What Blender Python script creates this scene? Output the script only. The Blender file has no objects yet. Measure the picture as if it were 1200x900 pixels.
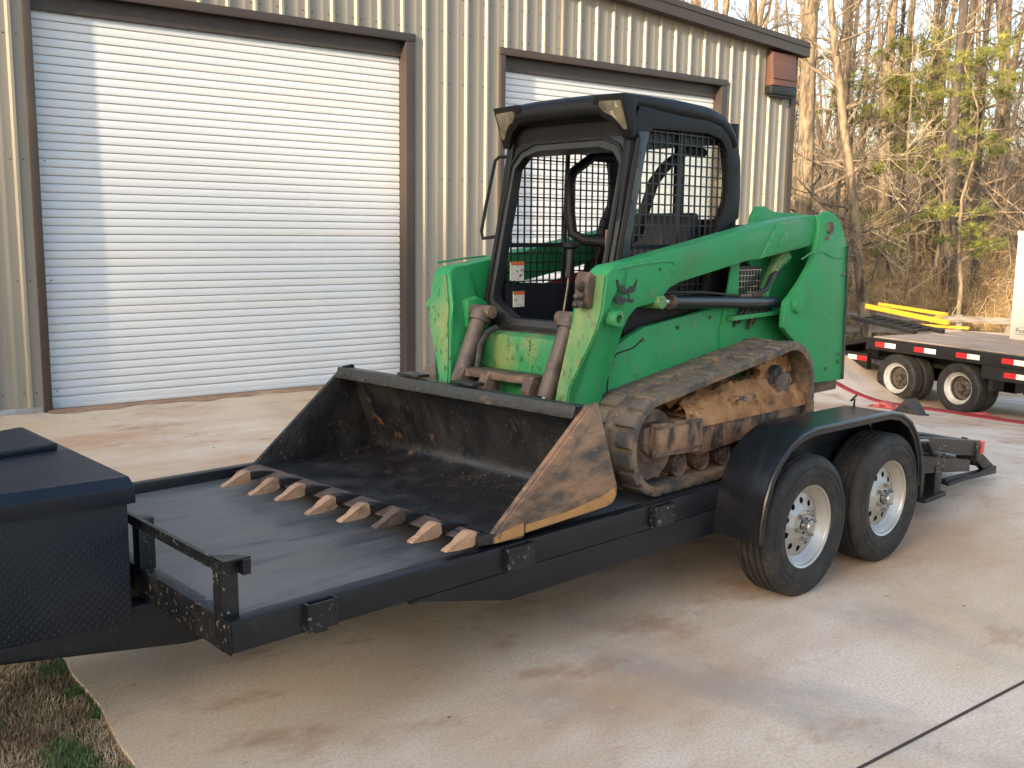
import bpy, bmesh, math, random
from mathutils import Vector, Matrix, Euler, noise as mnoise
random.seed(7)
R = math.radians
S = bpy.context.scene
COL = S.collection

# ------------------------------------------------------------------ camera, sky, sun, exposure
CAM = Vector((-1.4801, -2.9412, 1.8655)); YAW, PITCH, ROLL, FPX = -.7444, -.1519, .0133, 1193.56
_f = Vector((-math.sin(YAW)*math.cos(PITCH), math.cos(YAW)*math.cos(PITCH), math.sin(PITCH)))
_r = Vector((math.cos(YAW), math.sin(YAW), 0)); _u = _r.cross(_f)
_r2 = _r*math.cos(ROLL) + _u*math.sin(ROLL); _u2 = _u*math.cos(ROLL) - _r*math.sin(ROLL)
cam_d = bpy.data.cameras.new('camera'); cam = bpy.data.objects.new('camera', cam_d); COL.objects.link(cam)
cam.matrix_world = Matrix(((_r2.x, _u2.x, -_f.x, CAM.x), (_r2.y, _u2.y, -_f.y, CAM.y), (_r2.z, _u2.z, -_f.z, CAM.z), (0, 0, 0, 1)))
cam_d.sensor_width = 36; cam_d.lens = 36*FPX/1200; cam_d.clip_start = .05; cam_d.clip_end = 2000
S.camera = cam

PSI = -.09                                                  # the gable wall's heading
SUN_EL, SUN_OFF = R(15), R(75)                              # elevation; angle between the sun and the wall's normal
_wx = Vector((math.cos(PSI), math.sin(PSI), 0)); _wy = Vector((-math.sin(PSI), math.cos(PSI), 0))
_h = -_wy*math.cos(SUN_OFF) - _wx*math.sin(SUN_OFF)
SUN_DIR = Vector((_h.x*math.cos(SUN_EL), _h.y*math.cos(SUN_EL), math.sin(SUN_EL)))
w = bpy.data.worlds.new('World'); S.world = w; w.use_nodes = True
nt = w.node_tree; nt.nodes.clear()
sky = nt.nodes.new('ShaderNodeTexSky'); sky.sky_type = 'NISHITA'; sky.sun_disc = False
sky.sun_elevation = SUN_EL; sky.sun_rotation = math.atan2(SUN_DIR.x, SUN_DIR.y); sky.air_density = 1.0; sky.dust_density = 2.6; sky.ozone_density = .7
bg = nt.nodes.new('ShaderNodeBackground'); bg.inputs[1].default_value = .15
wo = nt.nodes.new('ShaderNodeOutputWorld')
nt.links.new(sky.outputs[0], bg.inputs[0]); nt.links.new(bg.outputs[0], wo.inputs[0])
sd = bpy.data.lights.new('sun', 'SUN'); sd.energy = 2.7; sd.angle = R(1.6); sd.color = (1, .80, .55)
sun = bpy.data.objects.new('sun', sd); COL.objects.link(sun); sun.rotation_euler = SUN_DIR.to_track_quat('Z', 'Y').to_euler()
S.view_settings.view_transform = 'Standard'; S.view_settings.look = 'None'; S.view_settings.gamma = 1
S.view_settings.use_curve_mapping = False; S.view_settings.exposure = 1.82

# ------------------------------------------------------------------ materials
MATS = {}
def mat(name, base, rough=.6, metal=0., layers=(), bump=0., bscale=40., spec=.5, rvar=0., coat=0., rnd=True, bstretch=(1, 1, 1), alpha=None, trans=0., wear=None):
    """layers: (colour, scale, lo, hi, stretch, detail) mixed over the base by noise in object space"""
    if name in MATS: return MATS[name]
    m = bpy.data.materials.new(name); m.use_nodes = True; n = m.node_tree.nodes; L = m.node_tree.links
    b = n['Principled BSDF']; b.inputs['Roughness'].default_value = rough; b.inputs['Metallic'].default_value = metal
    b.inputs['Specular IOR Level'].default_value = spec
    if coat: b.inputs['Coat Weight'].default_value = coat; b.inputs['Coat Roughness'].default_value = .15
    if trans: b.inputs['Transmission Weight'].default_value = trans
    tc = n.new('ShaderNodeTexCoord'); vec = tc.outputs['Object']
    if rnd:
        oi = n.new('ShaderNodeObjectInfo'); ad = n.new('ShaderNodeVectorMath'); ad.operation = 'MULTIPLY_ADD'
        ad.inputs[0].default_value = (1, 1, 1)
        cm = n.new('ShaderNodeCombineXYZ'); ml = n.new('ShaderNodeMath'); ml.operation = 'MULTIPLY'; ml.inputs[1].default_value = 37.
        L.new(oi.outputs['Random'], ml.inputs[0]); L.new(ml.outputs[0], cm.inputs[0]); L.new(ml.outputs[0], cm.inputs[2])
        L.new(vec, ad.inputs[1]); ad.inputs[0].default_value = (1, 1, 1); L.new(cm.outputs[0], ad.inputs[2]); vec = ad.outputs[0]
    col = None
    rgb = n.new('ShaderNodeRGB'); rgb.outputs[0].default_value = (*base, 1); col = rgb.outputs[0]
    rf = None
    for i, ly in enumerate(layers):
        c, sc, lo, hi = ly[:4]; st = ly[4] if len(ly) > 4 else (1, 1, 1); det = ly[5] if len(ly) > 5 else 5
        mp = n.new('ShaderNodeMapping'); mp.inputs['Scale'].default_value = st; mp.inputs['Location'].default_value = (i*3.7, i*1.9, i*2.3)
        L.new(vec, mp.inputs[0])
        nz = n.new('ShaderNodeTexNoise'); nz.inputs['Scale'].default_value = sc; nz.inputs['Detail'].default_value = det; nz.inputs['Roughness'].default_value = .62
        L.new(mp.outputs[0], nz.inputs['Vector'])
        mr = n.new('ShaderNodeMapRange'); mr.inputs[1].default_value = lo; mr.inputs[2].default_value = hi; L.new(nz.outputs[0], mr.inputs[0])
        mx = n.new('ShaderNodeMix'); mx.data_type = 'RGBA'; L.new(mr.outputs[0], mx.inputs[0]); L.new(col, mx.inputs[6]); mx.inputs[7].default_value = (*c[:3], 1)
        if len(c) > 3:
            mu = n.new('ShaderNodeMath'); mu.operation = 'MULTIPLY'; mu.inputs[1].default_value = c[3]; L.new(mr.outputs[0], mu.inputs[0]); L.new(mu.outputs[0], mx.inputs[0])
        col = mx.outputs[2]
        if i == 0 and rvar:
            r2 = n.new('ShaderNodeMath'); r2.operation = 'MULTIPLY_ADD'; r2.inputs[1].default_value = rvar; r2.inputs[2].default_value = rough
            L.new(mr.outputs[0], r2.inputs[0]); rf = r2.outputs[0]
    if wear:
        ge = n.new('ShaderNodeNewGeometry'); wr = n.new('ShaderNodeMapRange'); wr.inputs[1].default_value = .55; wr.inputs[2].default_value = .68; L.new(ge.outputs['Pointiness'], wr.inputs[0])
        wn = n.new('ShaderNodeTexNoise'); wn.inputs['Scale'].default_value = 18.; wn.inputs['Detail'].default_value = 6; L.new(vec, wn.inputs['Vector'])
        w2 = n.new('ShaderNodeMapRange'); w2.inputs[1].default_value = .42; w2.inputs[2].default_value = .62; L.new(wn.outputs[0], w2.inputs[0])
        wm = n.new('ShaderNodeMath'); wm.operation = 'MULTIPLY'; L.new(wr.outputs[0], wm.inputs[0]); L.new(w2.outputs[0], wm.inputs[1])
        wx = n.new('ShaderNodeMix'); wx.data_type = 'RGBA'; L.new(wm.outputs[0], wx.inputs[0]); L.new(col, wx.inputs[6]); wx.inputs[7].default_value = (*wear, 1); col = wx.outputs[2]
    L.new(col, b.inputs['Base Color'])
    if rf: L.new(rf, b.inputs['Roughness'])
    if bump:
        mp = n.new('ShaderNodeMapping'); mp.inputs['Scale'].default_value = bstretch; L.new(vec, mp.inputs[0])
        nz = n.new('ShaderNodeTexNoise'); nz.inputs['Scale'].default_value = bscale; nz.inputs['Detail'].default_value = 6; L.new(mp.outputs[0], nz.inputs['Vector'])
        bp = n.new('ShaderNodeBump'); bp.inputs['Strength'].default_value = bump; bp.inputs['Distance'].default_value = .02
        L.new(nz.outputs[0], bp.inputs['Height']); L.new(bp.outputs[0], b.inputs['Normal'])
    MATS[name] = m; return m

MUD = (.36, .19, .09); DUST = (.27, .2, .14); RUST = (.13, .055, .025)
M = dict(
 concrete=mat('concrete', (.59, .45, .305), .85, layers=(((.70, .575, .455), .55, .40, .60, (1, 1, 1), 9), ((.48, .29, .165, .9), .42, .46, .66, (1, 2.2, 1), 9), ((.33, .28, .24, .75), .8, .54, .72, (1.6, .7, 1), 10), ((.36, .18, .10, .7), 1.7, .56, .70, (1, 1.7, 1), 9), ((.30, .26, .22, .42), 75., .44, .62, (1, 1, 1), 9),
     ((.20, .12, .08, .6), 6., .66, .74, (1, 1.6, 1), 6), ((.56, .50, .43, .8), 14., .62, .8, (1, 1, 1), 8), ((.12, .1, .09, .55), 55., .66, .72)), bump=.10, bscale=160., spec=.3, rnd=False),
 siding=mat('siding', (.25, .225, .183), .42, layers=(((.21, .185, .15, .35), 1.2, .4, .75, (1, 1, .15)),), spec=.45, rnd=False),
 trim=mat('trim', (.045, .034, .028), .45, layers=(((.075, .056, .046, .5), 3., .5, .8),), spec=.4),
 door_white=mat('door_white', (.585, .605, .625), .42, layers=(((.62, .56, .47, .5), .9, .5, .8, (.3, 1, 3)), ((.4, .3, .2, .35), 40, .7, .8)), spec=.4),
 vent=mat('vent', (.105, .047, .033), .55, layers=(((.14, .06, .04), 4, .5, .7),)),
 black=mat('black', (.0055, .007, .0105), .36, layers=(((.020, .021, .024, .7), 3.5, .48, .78, (1, 1, 2.2), 8), ((.13, .11, .09, .5), 42., .66, .75, (1, 1, 1), 6), ((.05, .04, .03, .6), 9, .64, .74, (1, 1, 1), 8)), bump=.06, bscale=60, rvar=.25, spec=.4),
 black_guard=mat('black_guard', (.007, .0085, .011), .42, layers=(((.32, .28, .22, .8), 46., .60, .68, (1, 1, 1), 4), ((.035, .032, .03, .6), 7, .5, .7)), bump=.1, bscale=60, spec=.4),
 fender=mat('fender', (.0055, .007, .0105), .27, layers=(((.02, .019, .019, .6), 1.5, .45, .75, (1, 1, 1), 3), ((.05, .045, .04, .35), 3., .5, .8, (1, 6, .5), 4)), rvar=.15),
 deck=mat('deck', (.085, .084, .085), .34, layers=(((.15, .144, .136, .9), 2.2, .42, .66, (.45, 1.6, 1), 9), ((.035, .035, .045, .8), 5.5, .54, .66, (.4, 2.2, 1), 9), ((.22, .2, .17, .5), 7, .58, .72, (.35, 2.4, 1), 8), ((.13, .115, .095, .5), 30, .64, .76, (1, 1, 1), 5)), bump=.12, bscale=18, rvar=.2),
 tread_plate=mat('tread_plate', (.004, .0065, .0135), .40, layers=(((.012, .016, .025, .6), 3.5, .45, .75),), spec=.4),
 tyre=mat('tyre', (.011, .011, .0115), .75, layers=(((.042, .037, .032, .8), 11, .45, .72, (1, 1, 1), 8), ((.15, .125, .1, .5), 38, .6, .75)), bump=.2, bscale=60),
 rim=mat('rim', (.46, .44, .41), .42, .75, layers=(((.36, .33, .29, .7), 9, .45, .7),), rvar=.2),
 rim_white=mat('rim_white', (.46, .45, .43), .5, .1, layers=(((.3, .24, .18, .8), 7, .5, .72),)),
 hub=mat('hub', (.16, .14, .125), .45, .7, layers=(((.05, .04, .03), 14, .5, .65),)),
 steel=mat('steel', (.5, .49, .47), .25, .95),
 hose=mat('hose', (.02, .018, .017), .6, layers=(((.1, .06, .04, .7), 14, .55, .7),)),
 green=mat('green', (.014, .225, .066), .46, layers=(((.032, .285, .098, .85), 2.2, .42, .64, (1, 1, 1), 8), ((.05, .15, .055, .6), 6, .54, .74, (1, 1, .6), 10), ((.19, .16, .09, .65), 13, .62, .74, (1, 1, 1), 9), ((.015, .03, .014, .7), 24, .64, .70, (1, 1, 1), 7), ((.3, .27, .18, .6), 60, .70, .75)), bump=.07, bscale=34, spec=.4, rvar=.3, rnd=False, wear=(.20, .27, .15)),
 green_worn=mat('green_worn', (.035, .225, .085), .5, layers=(((.19, .235, .09, .85), 5, .46, .66, (1, 1, .8), 9), ((.02, .06, .02, .8), 38, .56, .63, (1, 1, .6), 5), ((.5, .42, .28, .9), 6., .66, .70, (1, 1, 1), 9), ((.18, .08, .04, .8), 9, .64, .70, (1, 1, 1), 9), ((.34, .33, .12, .6), 2.2, .5, .7, (1, 1, .4), 6)), bump=.16, bscale=40, spec=.35, rnd=False),
 cab=mat('cab', (.0045, .0045, .005), .55, layers=(((.016, .016, .017, .75), 4, .45, .75, (1, 1, 1), 8), ((.045, .035, .028, .6), 22, .63, .75, (1, 1, 1), 6)), bump=.12, bscale=70, rvar=.2, rnd=False, spec=.28),
 cab_worn=mat('cab_worn', (.009, .009, .010), .5, layers=(((.045, .036, .030, .8), 5, .54, .76, (1, 1, 1), 8), ((.11, .07, .047, .8), 11, .64, .76)), bump=.14, bscale=60, rnd=False),
 pillar=mat('pillar', (.022, .027, .036), .5, layers=(((.1, .085, .07, .7), 6, .5, .7),), bump=.08),
 screen=mat('screen', (.006, .006, .007), .5),
 interior=mat('interior', (.006, .008, .014), .55, layers=(((.02, .019, .019, .6), 6, .5, .75),)),
 wood_pillar=mat('wood_pillar', (.18, .10, .05), .6, layers=(((.07, .045, .03), 14, .45, .7, (1, 1, .3)),)),
 seat=mat('seat', (.010, .014, .024), .6, layers=(((.06, .05, .045, .6), 8, .5, .7),)),
 lens=mat('lens', (.20, .175, .12), .10, layers=(((.09, .08, .055, .9), 11, .42, .62), ((.5, .46, .36, .9), 13, .60, .68)), spec=.8, coat=1.),
 cyl=mat('cyl', (.105, .075, .06), .5, layers=(((.05, .035, .03), 8, .45, .65, (1, 1, 1), 8), ((.27, .18, .12, .8), 12, .58, .70, (1, 1, 1), 8)), bump=.18, bscale=40),
 cyl_black=mat('cyl_black', (.012, .013, .016), .32, layers=(((.05, .045, .04, .5), 8, .55, .75),)),
 rust=mat('rust', (.085, .055, .04), .7, layers=(((.20, .13, .085), 8, .45, .65, (1, 1, 1), 8), ((.04, .03, .025), 15, .55, .68)), bump=.3, bscale=50),
 bucket=mat('bucket', (.0065, .0065, .008), .36, layers=(((.038, .031, .025, .8), 4.5, .46, .74, (1, 1.2, .7), 11), ((.014, .013, .014, .8), 16, .5, .62, (1, 1, .4), 8), ((.17, .085, .045, .8), 7, .62, .72, (1, 1, 1), 11), ((.26, .2, .145, .6), 48, .62, .72, (1, 1, 1), 6)), bump=.18, bscale=40, rvar=.3, rnd=False),
 bucket_side=mat('bucket_side', (.05, .04, .033), .5, layers=(((.29, .16, .085, .95), 7., .34, .60, (.45, 1, 1.5), 10), ((.035, .03, .027, .75), 12, .48, .66, (.6, 1, 1.2), 11), ((.38, .25, .15, .7), 26, .60, .70, (.5, 1, 1.6), 6), ((.02, .018, .017, .6), 40, .60, .68, (.35, 1, 2.), 5)), bump=.18, bscale=40, rnd=False),
 orange=mat('orange', (.42, .21, .06), .6, layers=(((.30, .15, .06, .8), 8, .45, .66, (1, 1, 1), 8), ((.1, .07, .05, .8), 13, .6, .70)), bump=.12),
 tooth=mat('tooth', (.42, .25, .145), .62, layers=(((.22, .12, .075, .9), 14, .45, .66, (1, 1, 1), 7), ((.45, .30, .2), 22, .58, .7)), bump=.18, bscale=60),
 tooth_dark=mat('tooth_dark', (.085, .055, .042), .55, layers=(((.17, .105, .07, .8), 14, .5, .7), ((.06, .04, .035), 22, .55, .7)), bump=.18, bscale=60),
 track=mat('track', (.07, .058, .05), .8, layers=(((.235, .15, .085, .95), 6, .42, .6, (1, 1, 1), 9), ((.045, .042, .042, .8), 12, .56, .68), ((.32, .24, .16, .7), 30, .6, .72)), bump=.4, bscale=45),
 lug=mat('lug', (.12, .095, .073), .75, layers=(((.075, .068, .063), 7, .48, .64, (1, 1, 1), 8), ((.25, .155, .09, .9), 10, .52, .66, (1, 1, 1), 9)), bump=.35, bscale=50),
 mud=mat('mud', MUD, .95, layers=(((.22, .105, .05), 9, .42, .62, (1, 1, 1), 9), ((.45, .26, .14), 16, .58, .7), ((.05, .04, .035, .8), 5, .62, .7)), bump=.35, bscale=28, spec=.1),
 frame_mud=mat('frame_mud', (.026, .024, .025), .6, layers=(((.33, .175, .09, .95), 7, .42, .58, (1.2, 1, .5), 10), ((.4, .24, .14, .7), 26, .58, .7)), bump=.3, bscale=40),
 grass_dry=mat('grass_dry', (.46, .36, .22), .8, layers=(((.2, .14, .08), 3, .4, .6),), rnd=False),
 grass_green=mat('grass_green', (.075, .13, .04), .7, rnd=False),
 soil=mat('soil', (.12, .08, .05), .95, layers=(((.2, .135, .085), 1.3, .42, .6, (1, 1, 1), 9), ((.06, .045, .03), 6, .5, .7), ((.27, .2, .12), 12, .55, .72)), bump=.8, bscale=14, rnd=False),
 bark=mat('bark', (.25, .185, .115), .9, layers=(((.075, .055, .038), 4.5, .42, .60, (2, 2, .5), 8), ((.40, .30, .185, .8), 7, .55, .72, (1, 1, .7), 8)), bump=.8, bscale=16, bstretch=(2, 2, .6)),
 bark_dark=mat('bark_dark', (.085, .066, .05), .9, layers=(((.05, .042, .036), 5, .42, .62, (2, 2, .5), 8), ((.2, .15, .11, .7), 8, .55, .72)), bump=.8, bscale=16, bstretch=(2, 2, .6)),
 twig=mat('twig', (.28, .205, .13), .9, layers=(((.07, .055, .042), 3, .4, .6),)),
 twig_pale=mat('twig_pale', (.5, .41, .28), .9),
 brush=mat('brush', (.55, .355, .15), .95, layers=(((.16, .10, .048), 1.2, .4, .6), ((.36, .26, .15), 2.6, .55, .7)), rnd=False),
 needle=mat('needle', (.20, .205, .035), .7, layers=(((.08, .10, .025), 2.5, .4, .6), ((.46, .42, .08), 4, .54, .68)), rnd=False),
 fl_black=mat('fl_black', (.007, .007, .008), .5, layers=(((.022, .02, .018, .6), 5, .5, .75),)),
 plank=mat('plank', (.38, .29, .22), .85, layers=(((.25, .19, .15), 4, .42, .6, (.35, 4, 1), 7), ((.36, .28, .22), 9, .55, .7, (.3, 4, 1))), bump=.3, bscale=30),
 fence_wood=mat('fence_wood', (.25, .21, .175), .9, layers=(((.14, .115, .095), 5, .42, .62, (1, .3, 3), 7),), bump=.4, bscale=30),
 tape_red=mat('tape_red', (.62, .02, .025), .35), tape_white=mat('tape_white', (.8, .78, .72), .35),
 yellow=mat('yellow', (.62, .33, .025), .5, layers=(((.45, .22, .02), 5, .5, .7), ((.2, .11, .04, .7), 14, .62, .72))),
 white=mat('white', (.45, .445, .43), .45, layers=(((.7, .66, .58, .5), 2, .5, .75),)), ink=mat('ink', (.035, .04, .05), .6),
 decal=mat('decal', (.7, .67, .58), .5, layers=(((.05, .05, .05, .85), 70, .58, .62, (1, 1, 1), 2),)), decal_orange=mat('decal_orange', (.62, .15, .04), .5),
 strap=mat('strap', (.27, .022, .03), .75, layers=(((.17, .016, .022), 9, .45, .65),)), red_paint=mat('red_paint', (.45, .03, .025), .45, layers=(((.3, .02, .02), 6, .5, .7),)),
 chock=mat('chock', (.035, .032, .032), .8, layers=(((.07, .06, .056), 9, .5, .7),)), chock_red=mat('chock_red', (.42, .09, .07), .7),
 lamp_red=mat('lamp_red', (.6, .03, .02), .2, coat=.6), emblem=mat('emblem', (.014, .014, .014), .5),
 glass=mat('glass', (.9, .95, .92), .05, trans=1.0), joint=mat('joint', (.05, .036, .03), .95),
 silt=mat('silt', (.27, .155, .09), .95, layers=(((.36, .25, .16), 3, .45, .65, (1, 1, 1), 9), ((.16, .09, .055), 7, .55, .7)), bump=.3, bscale=30, rnd=False),
 foundation=mat('foundation', (.36, .37, .38), .85, layers=(((.24, .2, .17), 3, .5, .7),), bump=.3),
)

# ------------------------------------------------------------------ mesh builder
class MB:
    def __init__(s): s.v = []; s.f = []
    def add(s, vs, fs):
        o = len(s.v); s.v += [tuple(v) for v in vs]; s.f += [tuple(i+o for i in f) for f in fs]; return s
    def box(s, a, b):
        x0, y0, z0 = a; x1, y1, z1 = b
        return s.add([(x0,y0,z0),(x1,y0,z0),(x1,y1,z0),(x0,y1,z0),(x0,y0,z1),(x1,y0,z1),(x1,y1,z1),(x0,y1,z1)],
                     [(0,3,2,1),(4,5,6,7),(0,1,5,4),(1,2,6,5),(2,3,7,6),(3,0,4,7)])
    def prism(s, pts, ax, a, b, shift=None):
        """closed outline pts (two coords) extruded along axis ax from a to b; shift(p)->extra offset on that axis"""
        n = len(pts); vs = []
        for q in (a, b):
            for p in pts:
                e = q + (shift(p) if shift else 0)
                vs.append((e, p[0], p[1]) if ax == 0 else (p[0], e, p[1]) if ax == 1 else (p[0], p[1], e))
        fs = [tuple(range(n)), tuple(range(2*n-1, n-1, -1))] + [(i, n+i, n+(i+1) % n, (i+1) % n) for i in range(n)]
        return s.add(vs, fs)
    def cyl(s, p, q, r, r2=None, n=16, caps=True):
        p, q = Vector(p), Vector(q); r2 = r if r2 is None else r2
        d = (q-p).normalized(); t = d.orthogonal().normalized(); u = d.cross(t); vs = []
        for c, rr in ((p, r), (q, r2)):
            vs += [c + (t*math.cos(6.28318530718*i/n) + u*math.sin(6.28318530718*i/n))*rr for i in range(n)]
        fs = [(i, (i+1) % n, n+(i+1) % n, n+i) for i in range(n)]
        if caps: fs += [tuple(range(n-1, -1, -1)), tuple(range(n, 2*n))]
        return s.add(vs, fs)
    def tube(s, pts, r, n=8, closed=False):
        pts = [Vector(p) for p in pts]; k = len(pts); rs = r if isinstance(r, (list, tuple)) else [r]*k
        vs = []; t = None
        for i, p in enumerate(pts):
            a = pts[(i-1) % k] if (i or closed) else p; b = pts[(i+1) % k] if (i < k-1 or closed) else p
            d = (b-a).normalized()
            t = d.orthogonal().normalized() if t is None else (t - d*t.dot(d)).normalized()
            u = d.cross(t); vs += [p + (t*math.cos(6.28318530718*j/n) + u*math.sin(6.28318530718*j/n))*rs[i] for j in range(n)]
        fs = []
        for i in range(k if closed else k-1):
            a, b = i*n, ((i+1) % k)*n
            fs += [(a+j, a+(j+1) % n, b+(j+1) % n, b+j) for j in range(n)]
        if not closed: fs += [tuple(range(n-1, -1, -1)), tuple(range((k-1)*n, k*n))]
        return s.add(vs, fs)
    def lathe(s, prof, c, ax=1, n=48, closed=True):
        """prof: (radius, offset along axis); closed ring"""
        m = len(prof); vs = []
        for i in range(n):
            a = 6.28318530718*i/n
            for (r, o) in prof:
                ca, sa = r*math.cos(a), r*math.sin(a)
                vs.append((c[0]+ca, c[1]+o, c[2]+sa) if ax == 1 else (c[0]+o, c[1]+ca, c[2]+sa) if ax == 0 else (c[0]+ca, c[1]+sa, c[2]+o))
        fs = []
        for i in range(n):
            for j in range(m if closed else m-1):
                a, b = i*m+j, i*m+(j+1) % m; k = (i+1) % n
                fs.append((a, b, k*m+(j+1) % m, k*m+j))
        return s.add(vs, fs)
    def strip(s, path, ax, a, b, th, closed=False):
        """sheet that follows a 2-D path, th thick (to the left of the path), a..b along axis"""
        k = len(path); P = [Vector((p[0], p[1])) for p in path]; nn = []
        for i in range(k):
            d = (P[(i+1) % k] if (closed or i < k-1) else P[i]) - (P[i-1] if (closed or i) else P[i]); d.normalize(); nn.append(Vector((-d.y, d.x)))
        Q = [p+n*th for p, n in zip(P, nn)]; vs = []
        mk = (lambda e, p: (e, p.x, p.y)) if ax == 0 else (lambda e, p: (p.x, e, p.y))
        for p, q in zip(P, Q): vs += [mk(a, p), mk(b, p), mk(b, q), mk(a, q)]
        fs = []
        for i in range(k if closed else k-1):
            o, t = 4*i, 4*((i+1) % k)
            fs += [(o+j, o+(j+1) % 4, t+(j+1) % 4, t+j) for j in range(4)]
        if not closed: fs += [(0, 3, 2, 1), (4*k-4, 4*k-3, 4*k-2, 4*k-1)]
        return s.add(vs, fs)
    def mesh(s, name, m, bevel=0., smooth=35, off=(0, 0, 0), seg=2, fixn=True):
        me = bpy.data.meshes.new(name); o = Vector(off)
        me.from_pydata([tuple(Vector(v)-o) for v in s.v] if off != (0, 0, 0) else s.v, [], s.f)
        if bevel or fixn:
            bm = bmesh.new(); bm.from_mesh(me)
            if fixn: bmesh.ops.recalc_face_normals(bm, faces=bm.faces)
            if bevel:
                ed = [e for e in bm.edges if len(e.link_faces) == 2 and e.calc_face_angle(0) > .5]
                bmesh.ops.bevel(bm, geom=ed, offset=bevel, segments=seg, affect='EDGES', profile=.6, clamp_overlap=True)
            bm.to_mesh(me); bm.free()
        for mm in (m if isinstance(m, (list, tuple)) else (m,)): me.materials.append(M[mm])
        if smooth:
            me.polygons.foreach_set('use_smooth', [True]*len(me.polygons)); me.set_sharp_from_angle(angle=R(smooth))
        me.update(); return me
    def build(s, name, m, parent=None, **k):
        if parent is not None and 'off' not in k: k['off'] = tuple(parent.get('_off', (0, 0, 0)))
        return link(name, s.mesh(name, m, **k), parent)
def link(name, me, parent=None, loc=None, rot=None):
    o = bpy.data.objects.new(name, me); COL.objects.link(o)
    if parent is not None: o.parent = parent
    if loc: o.location = loc
    if rot: o.rotation_euler = rot
    return o
def tag(o, label=None, cat=None, group=None, kind=None):
    if label: o['label'] = label
    if cat: o['category'] = cat
    if group: o['group'] = group
    if kind: o['kind'] = kind
    return o
def thing(name, label, cat, loc=(0, 0, 0), rot=(0, 0, 0), group=None, off=(0, 0, 0)):
    o = bpy.data.objects.new(name, None); COL.objects.link(o); o.location = loc; o.rotation_euler = rot; o['_off'] = off
    o.empty_display_size = .2
    return tag(o, label, cat, group)
def copy_tree(o, parent=None):
    c = o.copy(); COL.objects.link(c); c.parent = parent
    for ch in list(o.children): copy_tree(ch, c)
    return c
def sm(a, b, x): t = min(1, max(0, (x-a)/(b-a))); return t*t*(3-2*t)
def gz(x, y):
    """yard level: flat by the building, falling away to the right"""
    d = max(0., x-6.3); z = -.11*max(0., d-.4*(1-math.exp(-d/.4))) if d > 0 else 0.
    z = -1.25*(1-math.exp(z/1.25*1.0)) if False else (z if z > -.9 else -.9-.35*(1-math.exp((z+.9)/.35)))
    return z*(1-sm(5.3, 7.4, y+.09*(x-2))*(1-sm(13.6, 17.5, x)))

# ------------------------------------------------------------------ ground
def sheet(name, x0, x1, y0, y1, nx, ny, zf, m, f=None):
    vs = []; fs = []
    for j in range(ny+1):
        for i in range(nx+1):
            x = x0+(x1-x0)*i/nx; y = y0+(y1-y0)*j/ny
            if f: x, y = f(x, y)
            vs.append((x, y, zf(x, y)))
    for j in range(ny):
        for i in range(nx): a = j*(nx+1)+i; fs.append((a, a+1, a+nx+2, a+nx+1))
    b = MB().add(vs, fs); return b.build(name, m, fixn=False)
far = lambda x, y: .9*mnoise.noise(Vector((x*.05, y*.05, 3.)))*sm(20, 40, math.hypot(x, y)) + 5.*sm(40, 130, x*.875+y*.485)
xs = [-300, -200, -120, -70, -40, -25, -15, -10, -6] + [-4+.5*i for i in range(60)] + [26, 28, 30, 33, 36, 40, 45, 50, 56, 63, 70, 80, 95, 115, 140, 180, 240, 330, 500]
vs = []; fs = []
for y in xs:
    for x in xs: vs.append((x, y, gz(x, y)-.03-.05*sm(.3, 1.2, x)+far(x, y)))
k = len(xs)
for j in range(k-1):
    for i in range(k-1): a = j*k+i; fs.append((a, a+1, a+k+1, a+k))
gr = MB().add(vs, fs).build('ground', 'soil', fixn=False)
tag(gr, 'bare brown soil and leaf litter around the yard', kind='structure')
# slab panels in the wall's frame: s along the wall, t away from it (negative towards the camera)
def wp(s, t): return (1.9221+s*math.cos(PSI)-t*math.sin(PSI), 7.5938+s*math.sin(PSI)+t*math.cos(PSI))
def left_edge(y): return -.194+(y-.354)*.1246
slab = bpy.data.objects.new('concrete_slab', None); COL.objects.link(slab); tag(slab, 'tan stained concrete yard slab with dark joints', kind='structure')
def slab_panel(s0, s1, t0, t1, ns, nt_, clip):
    vs = []; fs = []; g = .005
    for j in range(nt_+1):
        t = t0+g+(t1-t0-2*g)*j/nt_
        for i in range(ns+1):
            s = s0+g+(s1-s0-2*g)*i/ns; x, y = wp(s, t)
            if clip and i == 0: x = left_edge(y) + .008*math.sin(y*9)+.006*math.sin(y*23)
            vs.append((x, y, gz(x, y)))
    n = len(vs)
    for j in range(nt_):
        for i in range(ns): a = j*(ns+1)+i; fs.append((a, a+1, a+ns+2, a+ns+1))
    rim_ = [i for i in range(ns+1)] + [j*(ns+1)+ns for j in range(1, nt_+1)] + [nt_*(ns+1)+i for i in range(ns-1, -1, -1)] + [j*(ns+1) for j in range(nt_-1, 0, -1)]
    k = len(rim_); vs += [(vs[a][0], vs[a][1], vs[a][2]-.1) for a in rim_]
    fs += [(rim_[i], n+i, n+(i+1) % k, rim_[(i+1) % k]) for i in range(k)]
    MB().add(vs, fs).build('slab_panel', 'concrete', slab, smooth=30)
for (t0, t1) in ((-8.9, -.02), (-16, -8.9)):
    slab_panel(-1.5, 15.2, t0, t1, 90, 26, True)
slab_panel(15.2, 21, -8.9, 2, 20, 16, False); slab_panel(15.2, 21, -16, -8.9, 20, 16, False)
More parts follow.
